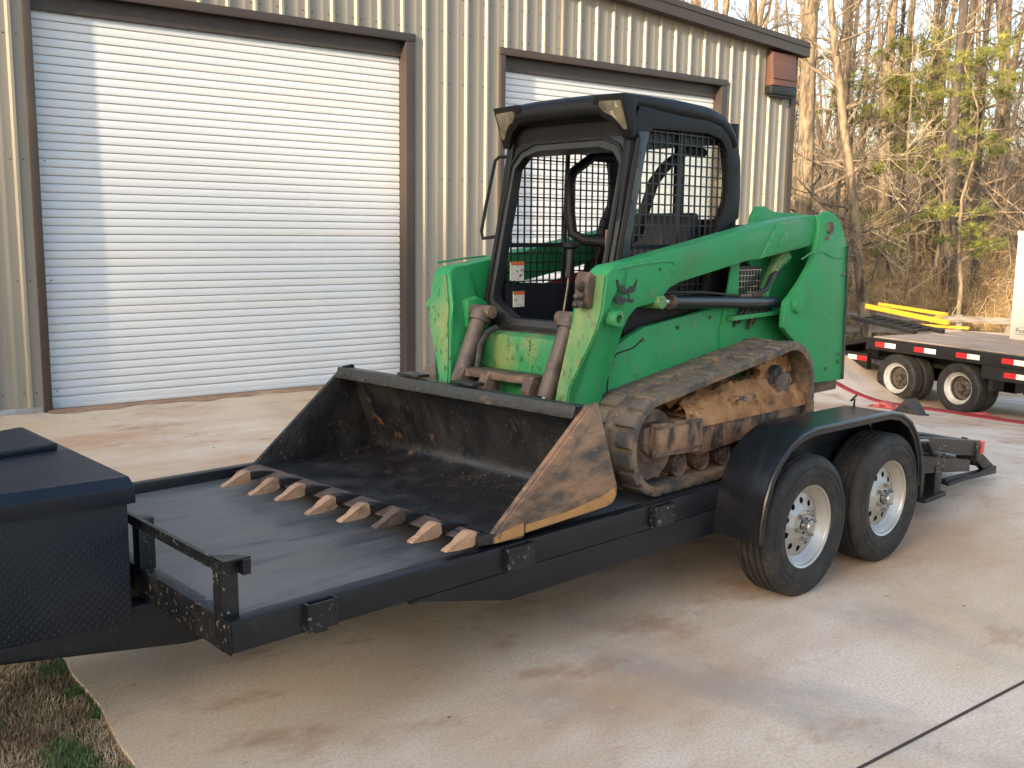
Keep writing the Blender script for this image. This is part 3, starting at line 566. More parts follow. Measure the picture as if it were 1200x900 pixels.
# --- chassis
MB().box((.52, -.49, .74), (2.42, .49, 1.22)).build('chassis', 'cab', ld, bevel=.03)
MB().prism([(.50, 1.10), (.50, 1.29), (.62, 1.32), (.62, 1.10)], 1, -.40, .40).build('front_panel', 'green_worn', ld, bevel=.012)
st = MB().box((.30, -.22, 1.075), (.42, .32, 1.115)); st.build('step_plate', 'rust', ld, bevel=.006)
for y in (.30, .10, -.22): MB().prism([(.36, 1.08), (.30, 1.12), (.26, 1.05), (.30, .82), (.40, .82), (.37, 1.04)], 1, y-.03, y+.03).build('step_bracket', 'rust', ld, bevel=.005)
MB().box((.30, -.28, .78), (.50, .36, .80)).build('step_tread', 'rust', ld)
MB().box((.44, -.42, .70), (.52, .42, 1.10)).build('front_lower_panel', 'green', ld, bevel=.01)
for s_ in (-1, 1):
    ya, yb = sorted((s_*.50, s_*.54))
    MB().prism([(.475, .96), (.50, 1.22), (.545, 1.262), (.70, 1.325), (.81, 1.362), (1.56, 1.45), (1.62, 1.40), (2.3, 1.40), (2.35, .96)], 1, ya, yb).build('side_panel', 'green', ld, bevel=.008)
    ya, yb = sorted((s_*.538, s_*.55))
    MB().prism([(1.50, 1.20), (1.49, 1.30), (1.535, 1.46), (1.60, 1.75), (1.665, 1.75), (1.66, 1.47), (1.70, 1.36), (1.72, 1.20)], 1, ya, yb).build('support_plate', 'green', ld, bevel=.003)
    ya, yb = sorted((s_*.542, s_*.60))
    MB().prism([(1.55, 1.385), (2.2, 1.40), (2.2, 1.375), (1.55, 1.36)], 1, ya, yb).build('ledge', 'green', ld, bevel=.003)
    # tower: outer and inner plates
    TP = [(2.395, 1.985), (2.35, 1.978), (2.295, 1.952), (2.285, 1.86), (2.262, 1.74), (2.20, 1.655), (2.118, 1.575), (2.02, 1.50), (1.955, 1.455), (1.94, 1.40), (1.934, 1.307), (2.0, 1.255), (2.057, 1.225), (2.15, 1.10), (2.25, .945), (2.655, .93), (2.668, 1.0), (2.66, 1.45), (2.645, 1.77), (2.60, 1.86), (2.545, 1.925), (2.47, 1.97)]
    ya, yb = sorted((s_*.655, s_*.69)); MB().prism(TP, 1, ya, yb).build('tower_plate', 'green', ld, bevel=.005)
    TI = [(1.86, 1.70), (1.875, 1.86), (1.905, 1.955), (1.955, 2.005), (2.02, 2.01), (2.10, 1.985), (2.2, 1.975), (2.45, 1.975), (2.60, 1.86), (2.64, 1.2), (2.3, 1.2), (2.1, 1.42)]
    ya, yb = sorted((s_*.445, s_*.475)); MB().prism(TI, 1, ya, yb).build('tower_inner_plate', 'green', ld, bevel=.006)
    ya, yb = sorted((s_*.474, s_*.656)); MB().prism([(2.56, .96), (2.64, .96), (2.63, 1.75), (2.55, 1.88), (2.53, 1.86)], 1, ya, yb).build('tower_rear_plate', 'green', ld, bevel=.004)
    MB().cyl((2.06, s_*.685, 1.437), (2.06, s_*.715, 1.437), .052, n=24).build('pivot_boss', 'green', ld, bevel=.006)
    MB().cyl((2.415, s_*.685, 1.885), (2.415, s_*.70, 1.885), .038, n=20).build('pivot_pin', 'rust', ld, bevel=.004)
    MB().cyl((2.385, s_*.685, 1.825), (2.385, s_*.70, 1.825), .014, n=12).build('bolt', 'rust', ld)
    # rear link between arm and tower base, worn light green
    MB().tube([(2.12, s_*.56, 1.72), (2.02, s_*.56, 1.66), (1.93, s_*.56, 1.55), (1.88, s_*.56, 1.42)], [.05, .038, .034, .034], 10).build('control_link', 'green_worn', ld)
    # --- lift arm, legs converging towards the quick-attach
    AP = [(.395, 1.672), (.43, 1.69), (.52, 1.70), (1.86, 1.921), (2.29, 1.962), (2.33, 1.93), (2.335, 1.80), (2.311, 1.784), (1.70, 1.703), (1.60, 1.70), (.95, 1.594), (.86, 1.566), (.80, 1.517), (.748, 1.497), (.66, 1.487), (.60, 1.478), (.545, 1.44), (.515, 1.38), (.505, 1.30), (.495, 1.15), (.475, 1.05), (.43, .78), (.40, .72), (.34, .70), (.27, .72), (.25, .78), (.255, .92), (.285, 1.09), (.315, 1.29), (.325, 1.38), (.345, 1.47), (.372, 1.645)]
    def y_out(z): return -.66+.15*sm(1.46, 1.05, z)
    def y_in(p): return -.525 if p[0] > .57 else -.535+.055*sm(1.66, 1.53, p[1])+.06*sm(1.53, 1.05, p[1])
    sh_ = lambda p: 0.
    ya, yb = -.66, -.525
    am = MB().prism(AP, 1, 0, 1); k = len(AP); am.v = [(p[0], -s_*y_out(p[1]), p[1]) for p in AP]+[(p[0], -s_*y_in(p), p[1]) for p in AP]
    la = am.build('lift_arm', 'green', ld, bevel=.014)
    if s_ > 0: la.location.z = -.035; la.location.y = -.045; MB().prism([(.98, 1.50), (1.62, 1.628), (1.72, 1.63), (1.72, 1.54), (1.36, 1.515), (1.2, 1.48)], 1, .50, .53).build('red_guard_plate', 'red_paint', ld, bevel=.004)
    # worn front face skin of the arm leg
    fr = [(.247, .80), (.252, .92), (.281, 1.09), (.311, 1.29), (.321, 1.38), (.341, 1.47), (.3675, 1.645)]
    fm = MB(); vs = []
    for p in fr:
        o1, o2 = -s_*(y_out(p[1])+.012), -s_*(y_in(p)-.012); vs += [(p[0]-.004, o1, p[1]), (p[0]-.004, o2, p[1]), (p[0]+.004, o2, p[1]), (p[0]+.004, o1, p[1])]
    for i in range(len(fr)-1): fm.f += [(4*i+j, 4*i+(j+1) % 4, 4*i+4+(j+1) % 4, 4*i+4+j) for j in range(4)]
    fm.v = vs; fm.f += [(0, 3, 2, 1), (24, 25, 26, 27)]; af = fm.build('arm_face', 'green_worn', ld, smooth=40); af.location = (0, -.045, -.035) if s_ > 0 else (0, 0, 0)
    yo = s_*.66
    # raised weld pads on the outer face
    a1, a2 = sorted((yo-s_*.004, yo+s_*.007))
    MB().prism([(1.70, 1.712), (1.86, 1.905), (2.27, 1.944), (2.30, 1.80), (1.80, 1.728)], 1, a1, a2).build('arm_pad', 'green', ld, bevel=.006)
    MB().prism([(1.87, 1.765), (1.93, 1.85), (1.975, 1.857), (1.985, 1.80), (1.94, 1.775)], 1, yo+s_*.006 if s_ > 0 else yo-.013, yo+.013 if s_ > 0 else yo-.006).build('arm_pad', 'green', ld, bevel=.005)
    MB().tube([(.44, yo, 1.672), (.62, yo, 1.692), (.80, yo, 1.705), (.885, yo, 1.70), (.90, yo, 1.675), (.875, yo, 1.645)], .006, 6).build('weld_bead', 'green', ld)
    MB().lathe([(.022, -s_*.02), (.042, -s_*.02), (.042, s_*.03), (.036, s_*.036), (.022, s_*.036)], (.425, yo, 1.435), 1, 24).build('arm_bushing', 'green', ld)
    MB().cyl((.425, yo-s_*.03, 1.435), (.425, yo+s_*.005, 1.435), .021, n=16).build('bushing_bore', 'fl_black', ld)
    for bx, bz in ((.445, 1.615), (.775, 1.665)): MB().cyl((bx, yo-s_*.01, bz), (bx, yo+s_*.0025, bz), .008, n=10).build('hole', 'fl_black', ld)
    # lift cylinder
    yc = s_*.60
    cy_ = MB().cyl((.95, yc, 1.492), (1.98, yc, 1.446), .034, n=20).build('lift_cylinder', 'cyl_black', ld, smooth=40)
    MB().cyl((.78, yc, 1.4995), (.955, yc, 1.4918), .019, n=16).build('rod', 'steel', cy_, off=(0, 0, LZ))
    MB().cyl((.94, yc, 1.4925), (.965, yc, 1.4914), .038, n=20).build('gland', 'rust', cy_, off=(0, 0, LZ))
    MB().cyl((.775, yc-s_*.05, 1.50), (.775, yc+s_*.085, 1.50), .034, n=20).build('rod_pin', 'green_worn', cy_, off=(0, 0, LZ), bevel=.004)
    MB().tube([(1.75, yc, 1.50), (1.84, yc+s_*.02, 1.53), (1.93, yc, 1.60), (2.05, yc-s_*.03, 1.64)], .016, 8).build('hose', 'hose', ld)
    MB().cyl((1.60, yc, 1.497), (1.78, yc, 1.497), .011, n=8).cyl((1.72, yc, 1.497), (1.80, yc, 1.505), .019, n=10).build('hose_fitting', 'rust', ld)
    MB().tube([(.85, yc+s_*.02, 1.545), (1.2, yc+s_*.02, 1.535), (1.6, yc, 1.50)], .006, 6).build('hydraulic_line', 'hose', ld)
    # --- tilt cylinder
    yt = s_*.33
    tc_ = MB().cyl((.475, yt, 1.40), (.30, yt, 1.02), .046, n=20).cyl((.48, yt, 1.412), (.455, yt, 1.36), .058, n=18).build('tilt_cylinder', 'cyl', ld, smooth=40)
    MB().cyl((.30, yt, 1.02), (.215, yt, .83), .026, n=14).build('rod', 'steel', tc_, off=(0, 0, LZ))
    MB().cyl((.482, yt-.085, 1.412), (.482, yt+.085, 1.412), .036, n=16).build('pin', 'rust', tc_, off=(0, 0, LZ), bevel=.004)
    MB().tube([(.50, yt-.10, 1.33), (.44, yt-.085, 1.30), (.40, yt-.075, 1.24), (.37, yt-.08, 1.10)], .017, 8).build('hose', 'hose', ld)
    ya2, yb2 = sorted((s_*.40, s_*.53)); MB().prism([(.44, 1.32), (.44, 1.47), (.52, 1.49), (.60, 1.45), (.60, 1.30)], 1, ya2, yb2).build('arm_gusset', 'green', ld, bevel=.012)
    # --- undercarriage
    yin, yout = s_*.53, s_*.84; y_lo, y_hi = min(yin, yout), max(yin, yout)
    def arc(c, r, a0, a1, n): return [(c[0]+r*math.cos(R(a0+(a1-a0)*i/n)), c[1]+r*math.sin(R(a0+(a1-a0)*i/n))) for i in range(n+1)]
    PATH = arc((.60, .818), .208, 264, 108, 12) + arc((1.80, .985), .212, 98, 0, 10) + arc((1.895, .74), .135, -8, -88, 6)
    # resample the belt path evenly
    dense = []
    for i in range(len(PATH)):
        a, b = Vector(PATH[i]), Vector(PATH[(i+1) % len(PATH)])
        k = max(1, int((b-a).length/.004)); dense += [a+(b-a)*j/k for j in range(k)]
    tot = sum((dense[i]-dense[i-1]).length for i in range(len(dense))); NL = 46; out = []; acc = 0; nxt = 0
    for i in range(len(dense)):
        acc += (dense[i]-dense[i-1]).length if i else 0
        if acc >= nxt and len(out) < NL*2: out.append(dense[i]); nxt += tot/(NL*2)
    belt = MB().strip([(p.x, p.y) for p in out], 1, y_lo, y_hi, .030, closed=True)
    bo = belt.build('track', 'track', ld, smooth=50)
    pit = tot/NL
    if s_ < 0:
        lg = {}
        for nm, (w0_, w1_) in dict(a=(-.155, -.03), b=(.03, .155), c=(-.155, -.055), d=(.005, .155)).items():
            bb = MB().add([(-pit*.45, w0_, -.002), (pit*.45, w0_, -.002), (pit*.45, w1_, -.002), (-pit*.45, w1_, -.002), (-pit*.39, w0_+.005, .017), (pit*.39, w0_+.005, .017), (pit*.39, w1_-.005, .017), (-pit*.39, w1_-.005, .017)],
                [(0, 3, 2, 1), (4, 5, 6, 7), (0, 1, 5, 4), (1, 2, 6, 5), (2, 3, 7, 6), (3, 0, 4, 7)])
            lg[nm] = bb.mesh('tread_lug', 'lug', bevel=.003)
        glug = MB().prism([(-.02, 0), (.02, 0), (.012, .045), (-.012, .045)], 1, -.02, .02).mesh('guide_lug', 'mud', bevel=.004)
    for i in range(NL):
        p, q, rr_ = out[(2*i) % len(out)], out[(2*i+1) % len(out)], out[(2*i-1) % len(out)]
        d = (q-rr_).normalized(); nrm = Vector((d.y, -d.x)); 
        ang = math.atan2(d.y, d.x)
        for nm, sh2 in ((('a', 0), ('b', 0)) if i % 2 else (('c', 0), ('d', 0))):
            pp = p - nrm*0 
            o = link('tread_lug', lg[nm], bo, (p.x, (y_lo+y_hi)/2, p.y-LZ))
            # local x along travel, local z outwards
            zx = -nrm if nrm.dot(Vector((1.2, .86))-p) > 0 else nrm
            o.matrix_local = Matrix(((d.x, 0, zx.x, p.x+zx.x*.029), (0, 1, 0, (y_lo+y_hi)/2), (d.y, 0, zx.y, p.y+zx.y*.029-LZ), (0, 0, 0, 1)))
        if i % 1 == 0:
            o = link('guide_lug', glug, bo)
            zi = -zx; o.matrix_local = Matrix(((d.x, 0, zi.x, p.x), (0, 1, 0, (y_lo+y_hi)/2-s_*.0), (d.y, 0, zi.y, p.y-LZ), (0, 0, 0, 1)))
    uc = bpy.data.objects.new('undercarriage', None); COL.objects.link(uc); uc.parent = ld; uc['_off'] = (0, 0, LZ)
    yo1, yo2 = (-.80, -.60) if s_ < 0 else (.60, .80)
    MB().prism([(.90, .915), (1.0, .965), (1.25, .985), (1.60, .97), (1.98, .90), (1.98, .79), (1.75, .76), (.96, .705), (.90, .73)], 1, yo1, yo2).build('track_frame', 'frame_mud', uc, bevel=.015)
    MB().prism([(.545, .925), (.95, .905), (.97, .735), (.55, .757)], 1, yo1-.02 if s_ < 0 else yo1, yo2 if s_ < 0 else yo2+.02).build('idler_guard', 'frame_mud', uc, bevel=.008)
    yg = -.823 if s_ < 0 else .82
    fb = MB()
    for a, b, c, d in ((.555, .893, .945, .909), (.555, .757, .955, .773), (.549, .76, .568, .92), (.935, .745, .957, .905)): fb.box((a, yg, b if b < c else b), (c, yg+.006, d))
    fb.build('guard_rim', 'rust', uc)
    MB().prism([(.50, .80), (.50, .90), (.545, .915), (.545, .765)], 1, yo1, yo2).build('idler_bracket', 'rust', uc, bevel=.006)
    def wheel_disc(c, r, nm, m, y0, y1):
        MB().lathe([(.0, 0), (r*.55, 0), (r*.6, .012), (r*.85, .012), (r, -.004), (r, -.02), (r*.9, -.05), (r*.9, -.09), (r, -.12), (r, -.14), (r*.8, -.15), (0, -.15)], (c[0], y0, c[1]), 1, 32).build(nm, m, uc, smooth=35)
    yw = -.77 if s_ < 0 else .77
    for c, r, nm in (((.60, .815), .175, 'idler'), ((1.90, .75), .12, 'rear_idler')) + tuple(((x, .672), .062, 'roller') for x in (.84, 1.04, 1.24, 1.44, 1.64)):
        b = MB().lathe([(.0, 0.), (r*.55, 0.), (r*.6, .01), (r*.86, .01), (r, -.0), (r, .02), (r*.9, .03), (r*.9, .12), (r, .13), (r, .15), (0, .15)], (0, 0, 0), 1, 32)
        o = b.build(nm, 'rust', uc, smooth=35, off=(0, 0, 0)); o.location = (c[0], yw, c[1]-LZ)
        if s_ > 0: o.rotation_euler = (0, 0, math.pi)
    # sprocket with motor cover
    nT = 15; sp_ = []
    for i in range(nT):
        a = 2*math.pi*i/nT
        for da, rr_ in ((-.13, .165), (-.09, .20), (.09, .20), (.13, .165)): sp_.append((1.80+rr_*math.cos(a+da), .995+rr_*math.sin(a+da)))
    MB().prism(sp_, 1, *sorted((s_*.68, s_*.72))).build('sprocket', 'mud', uc)
    MB().cyl((1.79, s_*.60, .995), (1.79, s_*.765, .995), .12, .105, n=28).build('drive_motor', 'frame_mud', uc, bevel=.01)
    MB().cyl((1.79, s_*.765, .995), (1.79, s_*.79, .995), .072, n=24).build('motor_cover', 'cyl', uc, bevel=.006)
    for i in range(8):
        a = 2*math.pi*i/8; MB().cyl((1.79+.088*math.cos(a), s_*.76, .995+.088*math.sin(a)), (1.79+.088*math.cos(a), s_*.776, .995+.088*math.sin(a)), .011, n=6).build('bolt', 'rust', uc)
    # packed clay on the frame
    rg = random.Random(5); vs = []; fs = []; nx_, ny_ = 60, 14
    for j in range(ny_+1):
        for i in range(nx_+1):
            u_, v_ = i/nx_, j/ny_; x = .84+1.16*u_
            top = (.93+.05*sm(0, .3, u_)-.07*sm(.6, 1, u_)) + .035*mnoise.noise(Vector((x*9, v_*6, s_)))+.016*mnoise.noise(Vector((x*31, v_*19, 7)))
            vs.append((x, s_*(.815-.28*v_), (top+.06*sm(.0, .25, v_)) if 0 < j < ny_ else .86))
    for j in range(ny_):
        for i in range(nx_): a = j*(nx_+1)+i; fs.append((a, a+1, a+nx_+2, a+nx_+1))
    MB().add(vs, fs).build('packed_clay', 'mud', uc, smooth=60)
    cl = MB()
    for i in range(140):
        x = rg.uniform(.85, 2.0); r_ = rg.uniform(.006, .02); c = Vector((x, s_*rg.uniform(.68, .82), .93+rg.uniform(.0, .055)-.1*sm(1.55, 2.0, x)))
        vv = [c+Vector((rg.uniform(-1, 1), rg.uniform(-1, 1), rg.uniform(-.7, .7))).normalized()*r_*rg.uniform(.7, 1.2) for _ in range(6)]
        cl.add(vv, [(0, 1, 2), (0, 2, 3), (0, 3, 4), (0, 4, 1), (5, 2, 1), (5, 3, 2), (5, 4, 3), (5, 1, 4)])
    tag(cl.build('clay_crumbs', 'mud', uc, smooth=0), kind='stuff')
bm_ = MB().cyl((0, 0, 0), (0, -.008, 0), .011, n=6).mesh('bolt', 'rust')
for x, z in ((.56, 1.20), (.56, 1.02), (.80, 1.30), (1.10, 1.345), (1.40, 1.385), (2.10, 1.36)): link('bolt', bm_, ld, (x, -.5405, z-LZ))
for x, z in ((2.60, 1.05), (2.60, 1.10), (2.45, 1.02), (2.62, 1.60)): link('bolt', bm_, ld, (x, -.6905, z-LZ))
MB().tube([(.515, -.541, .98), (.54, -.541, 1.20), (.60, -.541, 1.245), (.72, -.541, 1.26), (.80, -.541, 1.30)], .0045, 6).build('panel_seam', 'fl_black', ld)
MB().tube([(2.10, -.691, 1.70), (2.2, -.691, 1.735), (2.35, -.691, 1.74), (2.47, -.691, 1.705), (2.6, -.691, 1.70)], .004, 6).build('weld_bead', 'green', ld)
MB().prism([(2.655, .935), (2.675, .935), (2.667, 1.45), (2.652, 1.77), (2.638, 1.775), (2.652, 1.45)], 1, -.70, -.64).build('tower_edge', 'pillar', ld)
# coupler block on the near arm's front
cb = MB().prism([(.335, 1.50), (.355, 1.635), (.325, 1.66), (.30, 1.62), (.30, 1.52), (.315, 1.485)], 1, -.60, -.515).build('hydraulic_coupler', 'rust', ld, bevel=.006)
for z, x in ((1.60, .335), (1.555, .325), (1.515, .315)):
    MB().cyl((x, -.56, z), (x-.055, -.56, z-.01), .021, n=14).cyl((x-.05, -.56, z-.01), (x-.07, -.56, z-.012), .013, n=10).build('coupling', 'hub', cb, off=(0, 0, LZ), bevel=.003)
# emblem on the near arm: dark animal head decal
EM = [[(0, 1), (.06, .72), (.2, .52), (.4, .42), (.46, .55), (.36, .78), (.22, .74)], [(1, 1), (.93, .72), (.85, .47), (.6, .40), (.5, .5), (.62, .72), (.8, .72)],
      [(.12, .48), (.22, .36), (.36, .20), (.44, .22), (.5, .08), (.42, .0), (.2, .0), (.02, .06), (-.02, .2)], [(.54, .38), (.64, .36), (.62, .22), (.66, .16), (.8, .18), (.84, .04), (.76, -.02), (.6, .0), (.54, .1), (.58, .22)], [(.42, .42), (.5, .38), (.58, .42), (.56, .52), (.48, .56)]]
em = MB()
for poly in EM:
    pts = [(.432+.165*p[0], 1.507+.112*p[1]) for p in poly]
    em.prism(pts, 1, -.6635, -.6595)
em.build('emblem', 'emblem', ld, smooth=0)
# --- cab
cabp = bpy.data.objects.new('cab', None); COL.objects.link(cabp); cabp.parent = ld; cabp['_off'] = (0, 0, LZ)
HC = .45
def fx(z): return .605+.235*(z-1.47)                        # raked front plane of the cab
def front_ring(inset, z_in):
    """octagon-like outline of the door frame, (y, z)"""
    a = HC-inset; return [(a, 1.47+z_in*.2), (a, 2.22-z_in*.3), (a-.055, 2.32-z_in*.7), (a-.16, 2.375-z_in), (-a+.16, 2.375-z_in), (-a+.055, 2.32-z_in*.7), (-a, 2.22-z_in*.3), (-a, 1.47+z_in*.2), (-a+.02, 1.42+z_in*.5), (-a+.19, 1.292+z_in), (a-.19, 1.292+z_in), (a-.02, 1.42+z_in*.5)]
def ring(outer, inner, dx0, dx1, nm, m, bev=.006):
    vs = []; n = len(outer); fs = []
    for pts, dx in ((outer, dx0), (inner, dx0), (inner, dx1), (outer, dx1)): vs += [(fx(p[1])+dx, p[0], p[1]) for p in pts]
    for k in range(4):
        a, b = k*n, ((k+1) % 4)*n; fs += [(a+i, a+(i+1) % n, b+(i+1) % n, b+i) for i in range(n)]
    return MB().add(vs, fs).build(nm, m, cabp, bevel=bev, smooth=40)
ring(front_ring(0, 0), front_ring(.07, .085), 0, .07, 'front_frame', 'cab_worn')
ring(front_ring(.026, .03), front_ring(.042, .048), -.012, .02, 'door_seal', 'cab', .003)
# side frames with a large rounded opening
SO = [(.80, 2.40), (.65, 1.60), (.62, 1.36), (1.50, 1.36), (1.60, 1.50), (1.655, 1.80), (1.70, 1.90), (1.79, 1.93), (1.80, 2.05), (1.79, 2.26), (1.75, 2.38), (1.66, 2.46), (1.50, 2.50), (.86, 2.50)]
SI = [(.885, 2.31), (.745, 1.70), (.735, 1.45), (1.42, 1.45), (1.49, 1.55), (1.555, 1.75), (1.60, 1.92), (1.665, 2.02), (1.675, 2.10), (1.67, 2.21), (1.645, 2.31), (1.59, 2.365), (1.46, 2.39), (.97, 2.38)]
for s_ in (-1, 1):
    n = len(SO); vs = []; fs = []
    for pts, y in ((SO, s_*HC), (SI, s_*HC), (SI, s_*(HC-.05)), (SO, s_*(HC-.05))): vs += [(p[0], y, p[1]) for p in pts]
    for k in range(4):
        a, b = k*n, ((k+1) % 4)*n; fs += [(a+i, a+(i+1) % n, b+(i+1) % n, b+i) for i in range(n)]
    MB().add(vs, fs).build('side_frame', 'cab', cabp, bevel=.008, smooth=40)
    # crimped wire screen
    sc = MB(); ys = s_*(HC-.028); P = .054; r_ = .0038
    def inside(x, z):
        c = False; j = len(SI)-1
        for i in range(len(SI)):
            if (SI[i][1] > z) != (SI[j][1] > z) and x < (SI[j][0]-SI[i][0])*(z-SI[i][1])/(SI[j][1]-SI[i][1])+SI[i][0]: c = not c
            j = i
        return c
    def span(fn, lo, hi):
        on = None; t = lo; res = []
        while t <= hi:
            i_ = inside(*fn(t))
            if i_ and on is None: on = t
            if not i_ and on is not None: res.append((on-.015, t+.01)); on = None
            t += .006
        return res
    x = .74
    while x < 1.70:
        for a, b in span(lambda z: (x, z), 1.40, 2.42): sc.box((x-r_, ys-r_, a), (x+r_, ys+r_, b))
        x += P
    z = 1.455
    while z < 2.40:
        for a, b in span(lambda x_: (x_, z), .70, 1.72): sc.box((a, ys-s_*.001-r_, z-r_), (b, ys-s_*.001+r_, z+r_))
        z += P
    sc.build('side_screen', 'screen', cabp, fixn=False, smooth=0)
    yb0, yb1 = sorted((s_*(HC-.045), s_*(HC-.03)))
    MB().prism([(1.21, 1.45), (1.235, 1.45), (1.275, 2.39), (1.25, 2.39)], 1, yb0, yb1).build('screen_stiffener', 'screen', cabp)
    MB().box((.74, yb0, 1.76), (1.25, yb1, 1.785)).build('screen_stiffener', 'screen', cabp)
    MB().box((.66, *sorted((s_*.43, s_*.45))[:1], 1.25), (1.52, max(s_*.43, s_*.45), 1.40)).build('lower_side_panel', 'cab', cabp, bevel=.004)
    yl0, yl1 = sorted((s_*.535, s_*.545))
# dark belly panel seen under the near arm
for s_ in (-1, 1):
    y0, y1 = sorted((s_*.452, s_*.50)); MB().prism([(.70, 1.30), (.68, 1.50), (1.50, 1.50), (1.52, 1.45), (.85, 1.36), (.78, 1.30)], 1, y0, y1).build('belly_panel', 'cab', cabp, bevel=.01)
# roof with rounded edges and visor
rv = []; rf = []
RX = [(.735, 2.425), (.70, 2.475), (.715, 2.525), (.78, 2.552), (1.2, 2.560), (1.50, 2.548), (1.64, 2.515), (1.735, 2.455), (1.795, 2.37)]
YS = [(-HC, -.10), (-HC-.004, -.055), (-HC+.012, -.022), (-HC+.05, -.006), (-.2, .004), (0, .006), (.2, .004), (HC-.05, -.006), (HC-.012, -.022), (HC+.004, -.055), (HC, -.10)]
cen = Vector((1.3, 2.1))
for (x, z) in RX:
    d = (Vector((x, z))-cen).normalized()
    for (y, o) in YS: rv.append((x+d.x*o, y, z+d.y*o))
k = len(YS)
for i in range(len(RX)-1):
    for j in range(k-1): a = i*k+j; rf.append((a, a+1, a+k+1, a+k))
rb = MB().add(rv, rf); me = rb.mesh('roof', 'cab', smooth=55, off=(0, 0, LZ))
ro_ = link('roof', me, cabp); so = ro_.modifiers.new('solid', 'SOLIDIFY'); so.thickness = .025; so.offset = -1
MB().prism([(.815, 2.33), (.79, 2.42), (.90, 2.49), (1.7, 2.47), (1.72, 2.36), (1.4, 2.32), (.95, 2.275), (.84, 2.29)], 1, -HC+.056, HC-.056).build('headliner', 'fl_black', cabp)
MB().prism([(.81, 2.33), (.80, 2.42), (.755, 2.485), (.80, 2.495), (.86, 2.36)], 1, -HC+.03, HC-.03).build('visor', 'fl_black', cabp, bevel=.006)
# work lights in the visor corners
for s_ in (-1, 1):
    lp = [(s_*.448, 2.500), (s_*.315, 2.505), (s_*.302, 2.482), (s_*.325, 2.452), (s_*.375, 2.43), (s_*.415, 2.385), (s_*.432, 2.36), (s_*.452, 2.36)]
    hp = [(s_*.465, 2.53), (s_*.285, 2.535), (s_*.262, 2.50), (s_*.27, 2.465), (s_*.31, 2.425), (s_*.36, 2.40), (s_*.40, 2.35), (s_*.42, 2.315), (s_*.468, 2.315)]
    lf = lambda p: .675+.08*(2.53-p[1])/.2
    vs = [(lf(p)+.012, p[0], p[1]) for p in hp]+[(.80, p[0], p[1]) for p in hp]; n = len(hp)
    wl = MB().add(vs, [tuple(range(n)), tuple(range(2*n-1, n-1, -1))]+[(i, n+i, n+(i+1) % n, (i+1) % n) for i in range(n)]).build('work_light', 'cab', cabp, bevel=.004)
    vs = [(lf(p)+.002, p[0], p[1]) for p in lp]+[(lf(p)+.03, p[0], p[1]) for p in lp]; n = len(lp)
    MB().add(vs, [tuple(range(n)), tuple(range(2*n-1, n-1, -1))]+[(i, n+i, n+(i+1) % n, (i+1) % n) for i in range(n)]).build('lens', 'lens', wl, bevel=.006, off=(0, 0, LZ))
# near front pillar with bolt holes, grab handles
pl = MB(); vs = []
for z in (1.55, 2.36):
    x = fx(z)+.02; vs += [(x, -HC-.012, z), (x+.085, -HC-.012, z), (x+.085, -HC+.03, z), (x, -HC+.03, z)]
pl.add(vs, [(0, 3, 2, 1), (4, 5, 6, 7)]+[(i, (i+1) % 4, 4+(i+1) % 4, 4+i) for i in range(4)]).build('front_pillar', 'pillar', cabp, bevel=.006)
for z in (2.25, 2.18, 2.0): MB().cyl((fx(z)+.06, -HC-.005, z), (fx(z)+.06, -HC-.0145, z), .007, n=10).build('bolt_hole', 'fl_black', cabp)
MB().box((.70, -.40, 1.45), (.76, -.36, 1.86)).build('inner_post', 'wood_pillar', cabp, bevel=.004)
MB().tube([(fx(2.33)+.02, -HC-.01, 2.33), (fx(2.31)-.015, -HC-.045, 2.31), (fx(2.0)-.015, -HC-.05, 2.0), (fx(1.72)-.015, -HC-.05, 1.72), (fx(1.685)-.002, -HC-.045, 1.68), (fx(1.67)+.03, -HC-.012, 1.675)], .012, 8).build('grab_handle', 'cab', cabp)
MB().tube([(fx(2.27)+.02, HC+.01, 2.27), (fx(2.27)+.0, HC+.07, 2.275), (fx(2.25), HC+.10, 2.255), (fx(2.0), HC+.115, 2.0), (fx(1.85), HC+.115, 1.85), (fx(1.80), HC+.09, 1.81), (fx(1.8)+.02, HC+.01, 1.82)], .010, 8).build('grab_handle', 'cab', cabp)
# rear wall with window
RO = [(HC-.02, 1.40), (-HC+.02, 1.40), (-HC+.02, 2.45), (HC-.02, 2.45)]
xb = 1.755
for a, b in (((-HC+.02, 1.35), (HC-.02, 1.93)), ((-HC+.02, 2.36), (HC-.02, 2.47)), ((-HC+.02, 1.93), (-.38, 2.36)), ((.38, 1.93), (HC-.02, 2.36)), ((-.05, 1.93), (.0, 2.36))):
    MB().box((xb, a[0], a[1]), (xb+.035, b[0], b[1])).build('rear_frame', 'cab', cabp, bevel=.003)
MB().box((xb+.012, -.385, 1.925), (xb+.018, .385, 2.365)).build('rear_window', 'glass', cabp)
